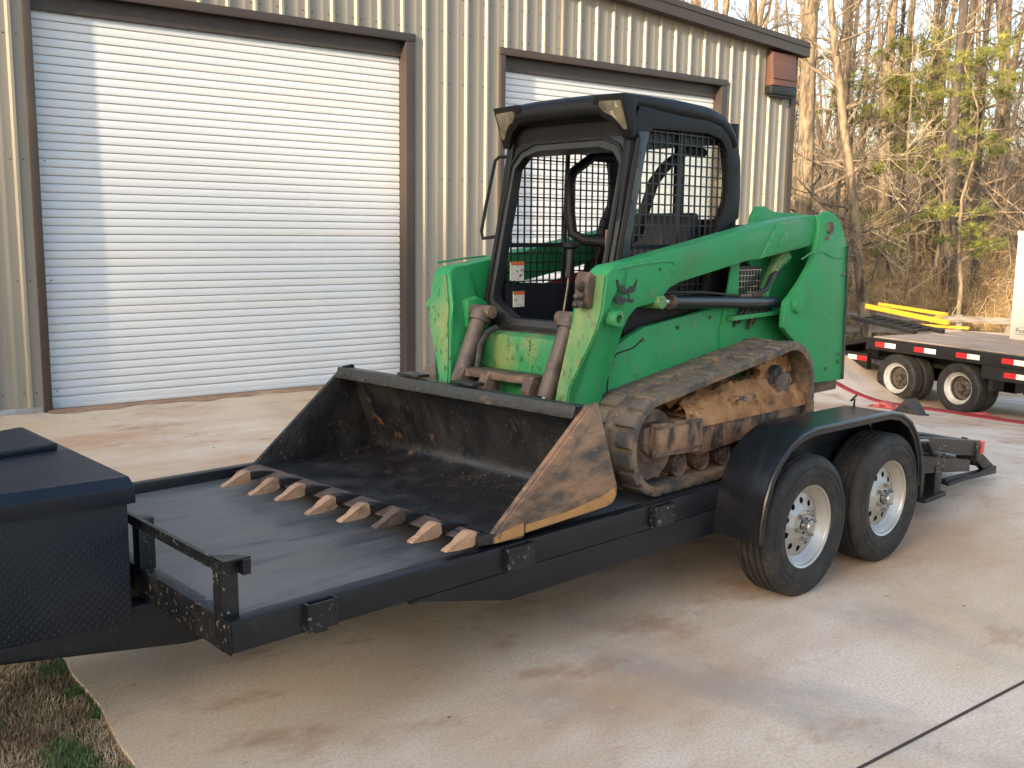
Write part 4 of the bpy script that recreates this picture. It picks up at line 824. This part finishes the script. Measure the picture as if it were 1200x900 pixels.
# interior: seat, seat bar, levers, panels, decals
se = MB().prism([(1.22, 1.50), (1.20, 1.56), (1.25, 1.60), (1.50, 1.58), (1.56, 1.64), (1.62, 1.90), (1.66, 1.97), (1.70, 1.96), (1.70, 1.65), (1.64, 1.48)], 1, -.24, .22).build('seat', 'seat', cabp, bevel=.03, seg=3)
MB().box((1.24, -.26, 1.33), (1.64, .24, 1.495)).build('seat_base', 'interior', cabp, bevel=.02)
MB().box((.74, -.40, 1.30), (1.7, .40, 1.33)).build('floor_plate', 'interior', cabp)
MB().box((.72, .375, 1.32), (1.62, .395, 1.55)).build('inner_side_panel', 'interior', cabp)
MB().box((1.15, -.385, 1.5), (1.6, -.27, 1.74)).build('arm_console', 'interior', cabp, bevel=.02)
MB().tube([(1.58, .33, 2.30), (1.40, .34, 2.30), (1.22, .335, 2.20), (1.16, .31, 2.12), (1.13, .27, 1.95), (1.12, .24, 1.84), (1.14, .16, 1.80), (1.15, 0., 1.79), (1.14, -.16, 1.80), (1.12, -.24, 1.84), (1.13, -.27, 1.95), (1.16, -.31, 2.12), (1.22, -.335, 2.20), (1.40, -.34, 2.30), (1.58, -.33, 2.30)], .030, 10).build('seat_bar', 'cab', cabp, smooth=60)
lv = MB().tube([(.80, .02, 1.36), (.83, .01, 1.55), (.84, .005, 1.70)], .008, 8).build('control_lever', 'hub', cabp)
MB().cyl((.835, .007, 1.60), (.845, .004, 1.76), .020, .024, n=12).lathe([(0, -.0), (.03, .002), (.044, .012), (.046, .026), (.036, .036), (0, .04)], (.845, .004, 1.755), 2, 20, closed=False).build('grip', 'fl_black', lv, off=(0, 0, LZ))
MB().tube([(1.0, -.30, 1.8), (.97, -.30, 1.9), (.96, -.29, 1.96)], .02, 8).build('joystick', 'fl_black', cabp)
for z0, z1, x0, x1 in ((1.57, 1.68, .735, .845), (1.42, 1.51, .76, .85)):
    dc = MB().box((x0, .366, z0), (x1, .370, z1)).build('warning_sticker', 'decal', cabp)
    MB().box((x0, .3645, z1-.02), (x1, .3655, z1)).build('sticker_header', 'decal_orange', dc, off=(0, 0, LZ))
# engine cover, tailgate, bumper
MB().prism([(1.84, 1.40), (1.86, 1.86), (1.95, 1.90), (2.45, 1.88), (2.58, 1.78), (2.60, 1.0), (2.3, .95), (1.84, 1.0)], 1, -.44, .44).build('engine_cover', 'cab', ld, bevel=.03)
MB().box((2.60, -.50, .95), (2.672, .50, 1.60)).build('tailgate', 'cab', ld, bevel=.01)
MB().box((2.42, -.64, .86), (2.70, .64, .935)).build('rear_bumper', 'rust', ld, bevel=.01)
gr_ = MB()
for i in range(8): gr_.box((1.66+i*.032, -.548, 1.50), (1.664+i*.032, -.544, 1.64))
for i in range(5): gr_.box((1.65, -.549, 1.51+i*.032), (1.90, -.545, 1.514+i*.032))
gr_.build('engine_grille', 'steel', ld, fixn=False)
MB().box((1.63, -.53, 1.42), (1.93, -.50, 1.66)).build('grille_backing', 'fl_black', ld)
hb = random.Random(3)
for i in range(6):
    x = 1.62+i*.05; MB().tube([(x, -.55, 1.30+hb.random()*.1), (x+.04, -.57, 1.40), (x+.1, -.56, 1.42+hb.random()*.04), (x+.18, -.54, 1.36)], .012, 6).build('hose', 'hose', ld)

# ------------------------------------------------------------------ flatbed trailer in the yard
HD = math.atan2(-.970, -.242); FB = (13.83, 4.74, -.80)
fl = thing('flatbed_trailer', 'long black flatbed trailer with plank deck and red and white reflective tape', 'trailer', FB, (0, 0, HD))
MB().box((-.55, 0, .80), (6.5, .10, .985)).build('side_rail', 'fl_black', fl, bevel=.006)
MB().box((-.55, 2.38, .80), (6.5, 2.48, .985)).build('side_rail', 'fl_black', fl, bevel=.006)
MB().box((-.62, 0.02, .78), (-.552, 2.46, .98)).build('end_rail', 'fl_black', fl, bevel=.006)
for k in range(12):
    MB().box((-.54, .104+k*.19, .955), (6.48, .104+k*.19+.182, 1.0+random.uniform(-.003, .003))).build('plank', 'plank', fl, bevel=.004)
for y in (.62, 1.72): MB().box((-1.6, y, .55), (6.5, y+.12, .80)).build('frame_beam', 'fl_black', fl)
MB().box((1.55, .02, .60), (6.5, .08, .795)).build('skirt_beam', 'fl_black', fl)
MB().box((-1.9, .10, .46), (-.64, .2, .70)).build('rear_beam', 'fl_black', fl, bevel=.005)
MB().box((-1.9, 2.2, .46), (-.64, 2.3, .70)).build('rear_beam', 'fl_black', fl, bevel=.005)
MB().prism([(-1.9, .70), (-.63, .98), (-.63, .90), (-1.9, .62)], 1, .05, 2.4).build('beavertail', 'fl_black', fl)
for i, (x, z) in enumerate(((-.40, .855), (.36, .855), (1.12, .855), (1.88, .855), (2.64, .855), (1.92, .655), (-1.05, .58))):
    y = -.004 if i < 5 else (.014 if i == 5 else .094)
    sw = i == 6
    tp = MB().box((x, y, z), (x+.19, y+.003, z+.075)).build('reflective_tape', 'tape_white' if sw else 'tape_red', fl, fixn=False)
    MB().box((x+.19, y, z), (x+.40, y+.003, z+.075)).build('reflective_tape', 'tape_red' if sw else 'tape_white', fl, fixn=False)
def dual_wheel():
    t = bpy.data.objects.new('wheel', None); COL.objects.link(t)
    make_tyre(.385, .22, .235).build('tyre', 'tyre', t, smooth=30, off=(0, 0, 0))
    MB().lathe([(.245, -.09), (.238, -.097), (.228, -.088), (.215, -.05), (.20, -.035), (.186, -.03), (.185, .0), (.20, .0), (.215, .0), (.24, -.07)], (0, 0, 0), 1, 40).build('rim', 'rim_white', t, smooth=40, off=(0, 0, 0))
    MB().lathe([(.188, -.02), (.175, .05), (.11, .06), (.11, .075), (.19, .075)], (0, 0, 0), 1, 40).build('wheel_disc', 'hub', t, smooth=40, off=(0, 0, 0))
    h = MB().lathe([(0, -.035), (.05, -.035), (.058, -.02), (.062, .02), (.12, .03), (.135, .075), (0, .075)], (0, 0, 0), 1, 20)
    for i in range(8): a = i*math.pi/4; h.cyl((.095*math.cos(a), -.0, .095*math.sin(a)), (.095*math.cos(a), .05, .095*math.sin(a)), .014, n=6)
    h.build('hub', 'hub', t, off=(0, 0, 0)); return t
dw = dual_wheel(); first = True
for x in (0, 1.15):
    for y, rz in ((.15, 0), (.40, 0), (2.10, math.pi), (2.34, math.pi)):
        o = dw if first else copy_tree(dw); first = False
        o.parent = fl; o.location = (x, y, .385); o.rotation_euler = (0, x*.7+y, rz)
    MB().cyl((x, .3, .385), (x, 2.2, .385), .05).build('axle', 'fl_black', fl)
MB().box((1.62, .1, .42), (1.70, .35, .78)).build('spring_hanger', 'fl_black', fl)
MB().box((-.35, .9, .30), (1.5, 1.6, .55)).build('suspension', 'fl_black', fl)
def fw(x, y, z): v_ = Matrix.Translation(FB) @ Matrix.Rotation(HD, 4, 'Z') @ Vector((x, y, z)); return v_
yl = thing('yellow_ramp_frame', 'yellow painted steel ramp frame lying on the rear of the flatbed', 'ramp', tuple(fw(-1.55, 2.0, 1.0)), (0, 0, HD))
def beam(a, b, w_, h_, name, m, par):
    a, b = Vector(a), Vector(b); d = (b-a).normalized(); u = Vector((0, 0, 1)); s2 = d.cross(u).normalized(); u2 = s2.cross(d)
    vs = [p+s2*i*w_/2+u2*j*h_/2 for p in (a, b) for i, j in ((-1, -1), (1, -1), (1, 1), (-1, 1))]
    return MB().add(vs, [(0, 3, 2, 1), (4, 5, 6, 7), (0, 1, 5, 4), (1, 2, 6, 5), (2, 3, 7, 6), (3, 0, 4, 7)]).build(name, m, par, bevel=.004)
beam((-1.0, .1, .30), (.85, .1, .14), .07, .085, 'upper_bar', 'yellow', yl)
beam((-.98, .42, .33), (.55, .42, .25), .07, .06, 'upper_bar', 'yellow', yl)
beam((-.3, .0, .035), (1.15, .25, .07), .07, .045, 'lower_bar', 'yellow', yl)
for x in (-.95, -.35): beam((x, .1, .0), (x, .1, .27), .10, .08, 'upright', 'yellow', yl)
beam((-.7, .1, .25), (-.7, .42, .30), .08, .05, 'cross_bar', 'yellow', yl); beam((.5, .1, .17), (.5, .42, .25), .08, .05, 'cross_bar', 'yellow', yl)
bl = thing('black_ramp', 'black steel loading ramp folded flat beside the yellow frame', 'ramp', tuple(fw(-.85, 1.1, 1.0)), (0, 0, HD))
beam((-1.1, .0, .16), (.3, .0, .03), .08, .07, 'side_bar', 'fl_black', bl); beam((-1.1, .5, .18), (.45, .5, .035), .08, .07, 'side_bar', 'fl_black', bl)
for i in range(7): x = -1.0+i*.2; beam((x, 0, .15-(x+1.0)*.093), (x, .5, .165-(x+1)*.093), .05, .04, 'rung', 'fl_black', bl)
wb = thing('white_cabinet', 'tall white metal cabinet standing on the flatbed at the right edge', 'cabinet', tuple(fw(.62, 1.9, 1.0)), (0, 0, HD))
MB().box((0, 0, .0), (1.6, .5, 1.72)).build('body', 'white', wb, bevel=.008)
for x in (.02, 1.55): 
    MB().box((x, -.008, .03), (x+.03, -.002, 1.70)).build('edge_strip', 'white', wb)
rv_ = MB()
for i in range(24): rv_.cyl((.035, -.008, .06+i*.069), (.035, -.014, .06+i*.069), .006, n=6)
tag(rv_.build('rivets', 'rim_white', wb), kind='stuff')
MB().box((-.004, -.02, 1.66), (1.604, .52, 1.73)).build('top_cap', 'rim_white', wb, bevel=.005)
tx = bpy.data.curves.new('lettering', 'FONT'); tx.body = 'Power'; tx.size = .105; tx.extrude = .0006; tx.align_x = 'LEFT'
to = bpy.data.objects.new('lettering', tx); COL.objects.link(to); to.parent = wb; to.location = (.10, -.0035, .115); to.rotation_euler = (math.pi/2, 0, 0); tx.materials.append(M['ink'])
bpy.context.view_layer.update(); _me = bpy.data.meshes.new_from_object(to.evaluated_get(bpy.context.evaluated_depsgraph_get())); _ml = to.matrix_local.copy(); bpy.data.objects.remove(to); to = link('lettering', _me, wb); to.matrix_local = _ml
MB().box((.10, -.0032, .09), (.5, -.0015, .097)).build('printed_line', 'ink', wb); MB().box((.10, -.0032, .205), (.5, -.0015, .209)).build('printed_line', 'ink', wb)
# fence
fe = thing('wooden_fence', 'weathered grey post and rail wooden fence below the trees', 'fence', (22.7, 8.5, -1.32))
A, B = Vector((19.5, 14.2, 0)), Vector((26.2, 2.2, 0)); n = 6
for i in range(n+1):
    p = A+(B-A)*(i+.2)/n; zz = gz(p.x, p.y)
    b = MB().box((p.x-.07, p.y-.07, zz-.1), (p.x+.07, p.y+.07, zz+1.17)).build('post', 'fence_wood', fe, bevel=.01, off=(22.7, 8.5, -1.32))
    if i < n:
        q = A+(B-A)*(i+1.2)/n
        for h in (.35, .72, 1.06):
            a_ = Vector((p.x-.09, p.y-.03, zz+h+random.uniform(-.02, .02)))-Vector((22.7, 8.5, -1.32)); b_ = Vector((q.x-.09, q.y-.03, gz(q.x, q.y)+h+random.uniform(-.02, .02)))-Vector((22.7, 8.5, -1.32))
            d = (b_-a_).normalized(); s2 = d.cross(Vector((0, 0, 1))).normalized(); u2 = s2.cross(d)
            vs = [pp+s2*i2*.02+u2*j2*.075 for pp in (a_, b_) for i2, j2 in ((-1, -1), (1, -1), (1, 1), (-1, 1))]
            MB().add(vs, [(0, 3, 2, 1), (4, 5, 6, 7), (0, 1, 5, 4), (1, 2, 6, 5), (2, 3, 7, 6), (3, 0, 4, 7)]).build('rail', 'fence_wood', fe, off=(0, 0, 0))
# red strap along the ground, chocks
sp = [(12.3, 7.6), (12.55, 6.4), (12.75, 5.3), (12.93, 4.4), (12.98, 3.6), (12.95, 2.9), (12.86, 2.2), (12.78, 1.2), (12.9, .0), (13.1, -1.5)]
st = MB(); vs = []
pts = []
for i in range(len(sp)-1):
    for k in range(6): t = k/6; pts.append((sp[i][0]*(1-t)+sp[i+1][0]*t+.03*math.sin(i*2+t*3), sp[i][1]*(1-t)+sp[i+1][1]*t))
for x, y in pts: z = gz(x, y); vs += [(x-.055, y, z+.006), (x+.055, y, z+.010), (x+.055, y, z+.034), (x-.055, y, z+.030)]
for i in range(len(pts)-1): st.f += [(4*i+j, 4*i+(j+1) % 4, 4*i+4+(j+1) % 4, 4*i+4+j) for j in range(4)]
st.v = vs; tag(st.build('strap', 'strap'), 'long red webbing strap lying on the concrete before the flatbed wheels', 'strap')
def chock(name, x, y, rz, m, m2, L, h_, lab):
    t = thing(name, lab, 'wheel chock', (x, y, gz(x, y)-.01), (0, 0, rz))
    MB().prism([(-L, 0), (L, 0), (L*.75, h_*.35), (L*.12, h_), (-L*.12, h_*.98), (-L*.7, h_*.4)], 1, -.09, .09).build('wedge', m, t, bevel=.012)
    MB().box((-L*1.05, -.11, .004), (L*1.05, .11, .03)).build('base', m2, t, bevel=.004)
    MB().tube([(-L*.2, -.1, h_*.5), (0, -.13, h_*.62), (L*.2, -.1, h_*.5)], .01, 6).build('handle', m2, t)
chock('wheel_chock', 11.75, 3.42, HD, 'chock', 'chock', .21, .22, 'grey triangular wheel chock on the concrete near the red strap')
chock('wheel_chock', 12.05, 3.95, HD+.4, 'chock_red', 'strap', .20, .11, 'red wheel chock beside the grey triangular one')
chock('wheel_chock', 13.25, 3.08, HD, 'chock_red', 'chock_red', .22, .07, 'low pale red chock against the right flatbed tyre')

# ------------------------------------------------------------------ grass, litter on the slab
def blades(name, mats, fn, n, seed, label):
    rg = random.Random(seed); b = MB(); idx = []
    for _ in range(n):
        x, y, h, kind = fn(rg)
        if x is None: continue
        z = gz(x, y)-.032; a = rg.uniform(0, 6.28); ln = rg.uniform(.2, 1.3)*h; wd = rg.uniform(.0012, .0026)
        dx, dy = math.cos(a)*ln, math.sin(a)*ln; px, py = -math.sin(a)*wd, math.cos(a)*wd
        b.add([(x-px, y-py, z), (x+px, y+py, z), (x+dx*.5+px*.8, y+dy*.5+py*.8, z+h*.75), (x+dx*.5-px*.8, y+dy*.5-py*.8, z+h*.75), (x+dx, y+dy, z+h*rg.uniform(.5, 1.))], [(0, 1, 2, 3), (3, 2, 4)])
        idx += [kind, kind]
    o = b.build(name, mats, fixn=False, smooth=0); o.data.polygons.foreach_set('material_index', idx); o.data.update()
    return tag(o, label, kind='stuff')
def gfn(rg):
    y = rg.uniform(-1.2, 2.2); e = left_edge(y); x = e + .02 - abs(rg.gauss(0, 1))*.55
    g = mnoise.noise(Vector((x*4.5, y*4.5, 1.)))+.4*mnoise.noise(Vector((x*13, y*13, 4.)))
    if g > .26: return x, y, rg.uniform(.015, .045), 1
    return x, y, rg.uniform(.008, .034), 0
blades('grass', ['grass_dry', 'grass_green'], gfn, 42000, 3, 'thin dry straw coloured grass with green tufts beside the slab')
def dfn(rg):
    y = rg.uniform(-.6, 2.0); return left_edge(y)+rg.gauss(.0, .02), y, rg.uniform(.008, .02), 0
lt = MB(); rg = random.Random(11); li = []
for _ in range(150):
    s_, t_ = rg.uniform(-1.2, 9), -rg.uniform(.2, 12); x, y = wp(s_, t_)
    if x < left_edge(y)+.05: continue
    r_ = rg.uniform(.003, .010); a = rg.uniform(0, 6.28); z = gz(x, y)+.002
    c, d = math.cos(a)*r_, math.sin(a)*r_
    lt.add([(x-c, y-d, z+.001), (x+d*.5, y-c*.5, z), (x+c, y+d, z+.003), (x-d*.5, y+c*.5, z+.005)], [(0, 1, 2), (0, 2, 3)])
tag(lt.build('leaf_crumbs', 'soil', fixn=False, smooth=0), 'tiny dead leaf crumbs and grit scattered over the concrete', kind='stuff')

# ------------------------------------------------------------------ woodland
def px_pos(px, D):
    d = _f + _r2*((px-600)/FPX) + _u2*((450-275)/FPX); h = Vector((d.x, d.y)).normalized(); return (CAM.x+h.x*D, CAM.y+h.y*D)
def gzf(x, y): return gz(x, y)-.08+far(x, y)
def limb(b, p, d, L, r, lvl, rg, tw):
    n = 5 if lvl < 2 else 3; pts = [p.copy()]; rs = [r]; q = p.copy(); dd = d.normalized()
    for i in range(n):
        dd = (dd + Vector((rg.gauss(0, .16), rg.gauss(0, .16), rg.gauss(.07, .13)))).normalized(); q = q+dd*L/n
        pts.append(q.copy()); rs.append(r*(1-.8*(i+1)/n))
    b.tube(pts, rs, 5 if lvl == 0 else 3)
    if lvl >= 2: return
    for k in range(7 if lvl == 0 else 5):
        t = rg.uniform(.2, 1.); i = min(n-1, int(t*n)); pp = pts[i].lerp(pts[i+1], t*n-i)
        ax_ = (pts[i+1]-pts[i]).normalized(); side = Vector((rg.gauss(0, 1), rg.gauss(0, 1), rg.gauss(.25, .6))).normalized()
        limb(b, pp, ax_*.7+side*.8, L*rg.uniform(.3, .55), max(.005, rs[i]*.5), lvl+1, rg, tw)
def tree_meshes(seed, H, r, nl, z_lo, lean=0., tm_='bark', cm='twig', bl=(1.2, 3.2)):
    rg = random.Random(seed); tk = MB(); pts = []; rs = []; q = Vector((0, 0, -.3)); d = Vector((lean, 0, 1)).normalized()
    for i in range(15):
        pts.append(q.copy()); rs.append(r*(1.25 if i == 0 else 1)*(1-.85*i/15))
        d = (d+Vector((rg.gauss(0, .035), rg.gauss(0, .035), .02))).normalized(); q = q+d*H/14
    tk.tube(pts, rs, 10); cr = MB()
    for k in range(nl):
        t = z_lo/H + (1-z_lo/H)*rg.random()**1.25; i = min(13, int(t*14)); pp = pts[i].lerp(pts[i+1], t*14-i); a = rg.uniform(0, 6.28)
        limb(cr, pp, Vector((math.cos(a), math.sin(a), rg.uniform(.0, .9))), rg.uniform(*bl)*(1.1-.5*t), rs[i]*rg.uniform(.18, .42), 0, rg, None)
    return tk.mesh('trunk', tm_, smooth=60, fixn=False), cr.mesh('crown', cm, smooth=60, fixn=False)
TV = [tree_meshes(21, 17, .23, 30, 2.2), tree_meshes(22, 15, .15, 30, 1.4, .05, 'bark', 'twig'), tree_meshes(23, 18, .20, 32, 2.5, -.03, 'bark_dark', 'twig'),
      tree_meshes(24, 12, .09, 34, .8, .1, 'bark_dark', 'twig', (.9, 2.4)), tree_meshes(25, 10, .06, 36, .5, -.08, 'bark', 'twig_pale', (.8, 2.2)), tree_meshes(26, 16, .26, 24, 4.0, .02)]
def plant(name, kind, px, D, rz, sc, label, cat='tree', group='bare trees in the wood'):
    x, y = px_pos(px, D); t = thing(name, label, cat, (x, y, gzf(x, y)), (0, 0, rz), group); t.scale = (sc, sc, sc)
    link('trunk', TV[kind][0], t); link('crown', TV[kind][1], t); return t
front = [(946, 27, 0, 1.15, 'thick pale trunk rising just right of the roof corner'), (985, 29, 5, .72, 'straight pale trunk, second from the roof corner'), (1026, 25.5, 1, .95, 'slender leaning trunk with dark foot behind the yellow ramp frame'),
         (1118, 31, 2, 1., 'tall trunk behind the bright pine boughs'), (1188, 27, 1, 1.0, 'tall pale trunk near the right edge above the white cabinet'), (1072, 30, 4, 1.0, 'thin pale sapling trunk between the leaning trunk and the pine'),
         (1000, 33, 3, 1.1, 'dark forked sapling behind the leaning trunk'), (1152, 34, 2, .8, 'dark trunk left of the right edge trunk'), (966, 31, 3, 1., 'dark sapling between the two pale trunks near the roof'), (1088, 36, 0, .8, 'pale trunk seen through the pine branches')]
for i, (px, D, k, sc, lab) in enumerate(front): plant('bare_tree', k, px, D, i*1.3, sc, 'bare ' + lab)
rg = random.Random(44)
n_b = 0
for i in range(34):
    px = 770 + 480*((i*0.6180339)%1.); D = 34+rg.random()*12
    plant('bare_tree', rg.choice((0, 1, 2, 3, 4, 5)), px, D, rg.uniform(0, 6.28), rg.uniform(.75, 1.15), 'bare leafless tree in the middle of the wood behind the front trunks', group='bare trees in the middle of the wood')
for i in range(46):
    px = 740 + 560*((i*0.6180339+.3)%1.); D = 47+rg.random()*34
    plant('bare_tree', rg.choice((0, 1, 2, 5, 3)), px, D, rg.uniform(0, 6.28), rg.uniform(.9, 1.35), 'bare leafless tree far back in the wood', group='bare trees far back in the wood')
def conifer_meshes(seed, H, rad):  # off-camera evergreen, crown kept columnar and dense to block the low sun
    rg = random.Random(seed); tk = MB().tube([(0, 0, -.3), (0, 0, H*.5), (0, 0, H*.95)], [.2, .13, .03], 8); nd = MB()
    for k in range(3400):
        t = rg.random()**.8; z = 1.0+t*(H-1.0); r_ = rad*(1-t)**.35*math.sqrt(rg.random())*rg.uniform(.6, 1.15); a = rg.uniform(0, 6.28)
        c = Vector((r_*math.cos(a), r_*math.sin(a), z)); v_ = Vector((math.cos(a)+rg.gauss(0, .5), math.sin(a)+rg.gauss(0, .5), rg.gauss(0, .5))).normalized()*rg.uniform(.18, .42); s2 = v_.orthogonal().normalized()*rg.uniform(.05, .12)
        nd.add([c-s2, c+s2, c+v_], [(0, 1, 2)])
    return tk.mesh('trunk', 'bark_dark', smooth=60, fixn=False), nd.mesh('crown', 'needle', smooth=0, fixn=False)
CV = [conifer_meshes(61, 13.3, 2.4), conifer_meshes(62, 12.7, 2.6)]
rs_ = random.Random(77); _p = Vector((-SUN_DIR.y, SUN_DIR.x, 0)).normalized(); _h2 = Vector((SUN_DIR.x, SUN_DIR.y, 0)).normalized()
for i in range(32):  # unseen evergreen row, added to cast tree shade over the yard
    c = Vector((3.5, 2.5, 0)) + _h2*(35+8*rs_.random()) + _p*(-20+40*i/31+rs_.uniform(-.4, .4)); k = i % 2
    t = thing('shade_conifer', 'dense evergreen tree added out of view behind the camera to shade the yard', 'tree', (c.x, c.y, gzf(c.x, c.y)), (0, 0, rs_.uniform(0, 6.28)), 'unseen evergreens added to shade the yard'); sc = rs_.uniform(.9, 1.06); t.scale = (sc, sc, sc)
    link('trunk', CV[k][0], t); link('crown', CV[k][1], t)
def pine_meshes(seed, H, r, levels):
    rg = random.Random(seed); tk = MB(); pts = [Vector((rg.gauss(0, .03)*i, rg.gauss(0, .03)*i, H*i/8-.2)) for i in range(9)]; tk.tube(pts, [r*(1-.85*i/8) for i in range(9)], 8); nd = MB()
    for (h, n, L) in levels:
        for k in range(n):
            a = rg.uniform(0, 6.28); d = Vector((math.cos(a), math.sin(a), rg.uniform(-.05, .3))); p = Vector((0, 0, h+rg.uniform(-.25, .25))); bp = [p]; q = p
            for i in range(4): q = q+(d+Vector((rg.gauss(0, .12), rg.gauss(0, .12), rg.gauss(.05, .1)))).normalized()*L*rg.uniform(.7, 1.1)/4; bp.append(q)
            tk.tube(bp, [.016, .013, .010, .008, .004], 4)
            for j in range(13):
                c = bp[2].lerp(bp[4], rg.random()) + Vector((rg.gauss(0, .16), rg.gauss(0, .16), rg.gauss(.04, .08)))
                for m_ in range(34):
                    v_ = Vector((rg.gauss(0, 1), rg.gauss(0, 1), rg.gauss(.35, .8))).normalized(); l_ = rg.uniform(.09, .2); s2 = v_.orthogonal().normalized()*.0065
                    nd.add([c-s2, c+s2, c+v_*l_], [(0, 1, 2)])
    return tk.mesh('trunk', 'bark', smooth=60, fixn=False), nd.mesh('crown', 'needle', smooth=0, fixn=False)
TV.append(pine_meshes(31, 8.5, .07, ((2.9, 6, 1.2), (3.6, 3, .9), (5.2, 5, .9), (6.6, 7, 1.1), (7.4, 5, .9))))
TV.append(pine_meshes(32, 9.5, .08, ((3.3, 2, .9), (5.0, 5, 1.), (6.2, 8, 1.2), (7.0, 8, 1.2), (8., 6, 1.))))
for i, (px, D, k, sc, lab) in enumerate(((1132, 27.5, 6, 1., 'young pine with bright yellow green boughs above the flatbed'), (1040, 31, 7, 1., 'young pine with dull green needles left of the bright pine'), (1100, 33, 7, .98, 'taller young pine behind the bright pine'), (1000, 30, 6, .95, 'small pine with sparse needles near the pale trunks'), (1075, 35, 7, 1.1, 'back pine showing between the leaning trunk and the bright pine'))):
    plant('pine_tree', k, px, D, i*1.7+.4, sc, lab, group='young pines in the wood')
# brown undergrowth and a far mass of stems
def brush(name, n, d0, d1, p0, p1, h0, h1, wd, m, seed, label):
    rg = random.Random(seed); b = MB()
    for _ in range(n):
        px = rg.uniform(p0, p1); D = rg.uniform(d0, d1); x, y = px_pos(px, D); z = gzf(x, y)-.1; h = rg.uniform(h0, h1)*(.65+.5*mnoise.noise(Vector((x*.35, y*.35, 2)))+.25); w_ = rg.uniform(.5, 1.3)*wd
        q = Vector((x, y, z)); d = Vector((rg.gauss(0, .35), rg.gauss(0, .35), 1)); s2 = Vector((-_f.y, _f.x, 0)).normalized()
        vs = []; k = 4
        for i in range(k+1):
            ww = w_*(1-.8*i/k); sd_ = (s2*rg.choice((1, 1, -1)) + Vector((rg.gauss(0, .4), rg.gauss(0, .4), 0))).normalized() if i == 0 else sd_
            vs += [q-sd_*ww, q+sd_*ww]; q = q+d.normalized()*h/k; d = d+Vector((rg.gauss(0, .35), rg.gauss(0, .35), rg.gauss(-.12, .25)))
        b.add(vs, [(2*i, 2*i+1, 2*i+3, 2*i+2) for i in range(k)])
        for _k in range(4):
            i = rg.randrange(1, k+1); c = Vector(vs[2*i]); d2 = Vector((rg.gauss(0, 1), rg.gauss(0, 1), rg.gauss(.2, .6))).normalized(); l_ = rg.uniform(.2, .6)*h*.5; e = d2.orthogonal().normalized()*w_*.45; mid = c+d2*l_*.5+Vector((rg.gauss(0, .08), rg.gauss(0, .08), rg.gauss(0, .08)))
            b.add([c-e, c+e, mid+e*.7, mid-e*.7, c+d2*l_+Vector((0, 0, rg.gauss(0, .1)))], [(0, 1, 2, 3), (3, 2, 4)])
    return tag(b.build(name, m, fixn=False, smooth=0), label, kind='stuff')
brush('undergrowth', 9000, 28, 38, 900, 1260, 1.2, 3.4, .009, 'brush', 8, 'tangled brown leafless undergrowth at the edge of the wood')
brush('undergrowth', 6500, 36, 60, 760, 1280, 1.5, 4.5, .014, 'brush', 9, 'brown undergrowth deeper in the wood')
brush('thin_stems', 3500, 50, 95, 720, 1320, 6, 16, .030, 'twig', 10, 'far mass of thin grey brown stems at the back of the wood')
brush('pale_twigs', 260, 27.5, 32, 930, 1230, 1.2, 3.6, .012, 'twig_pale', 12, 'pale dead twigs arching over the undergrowth')
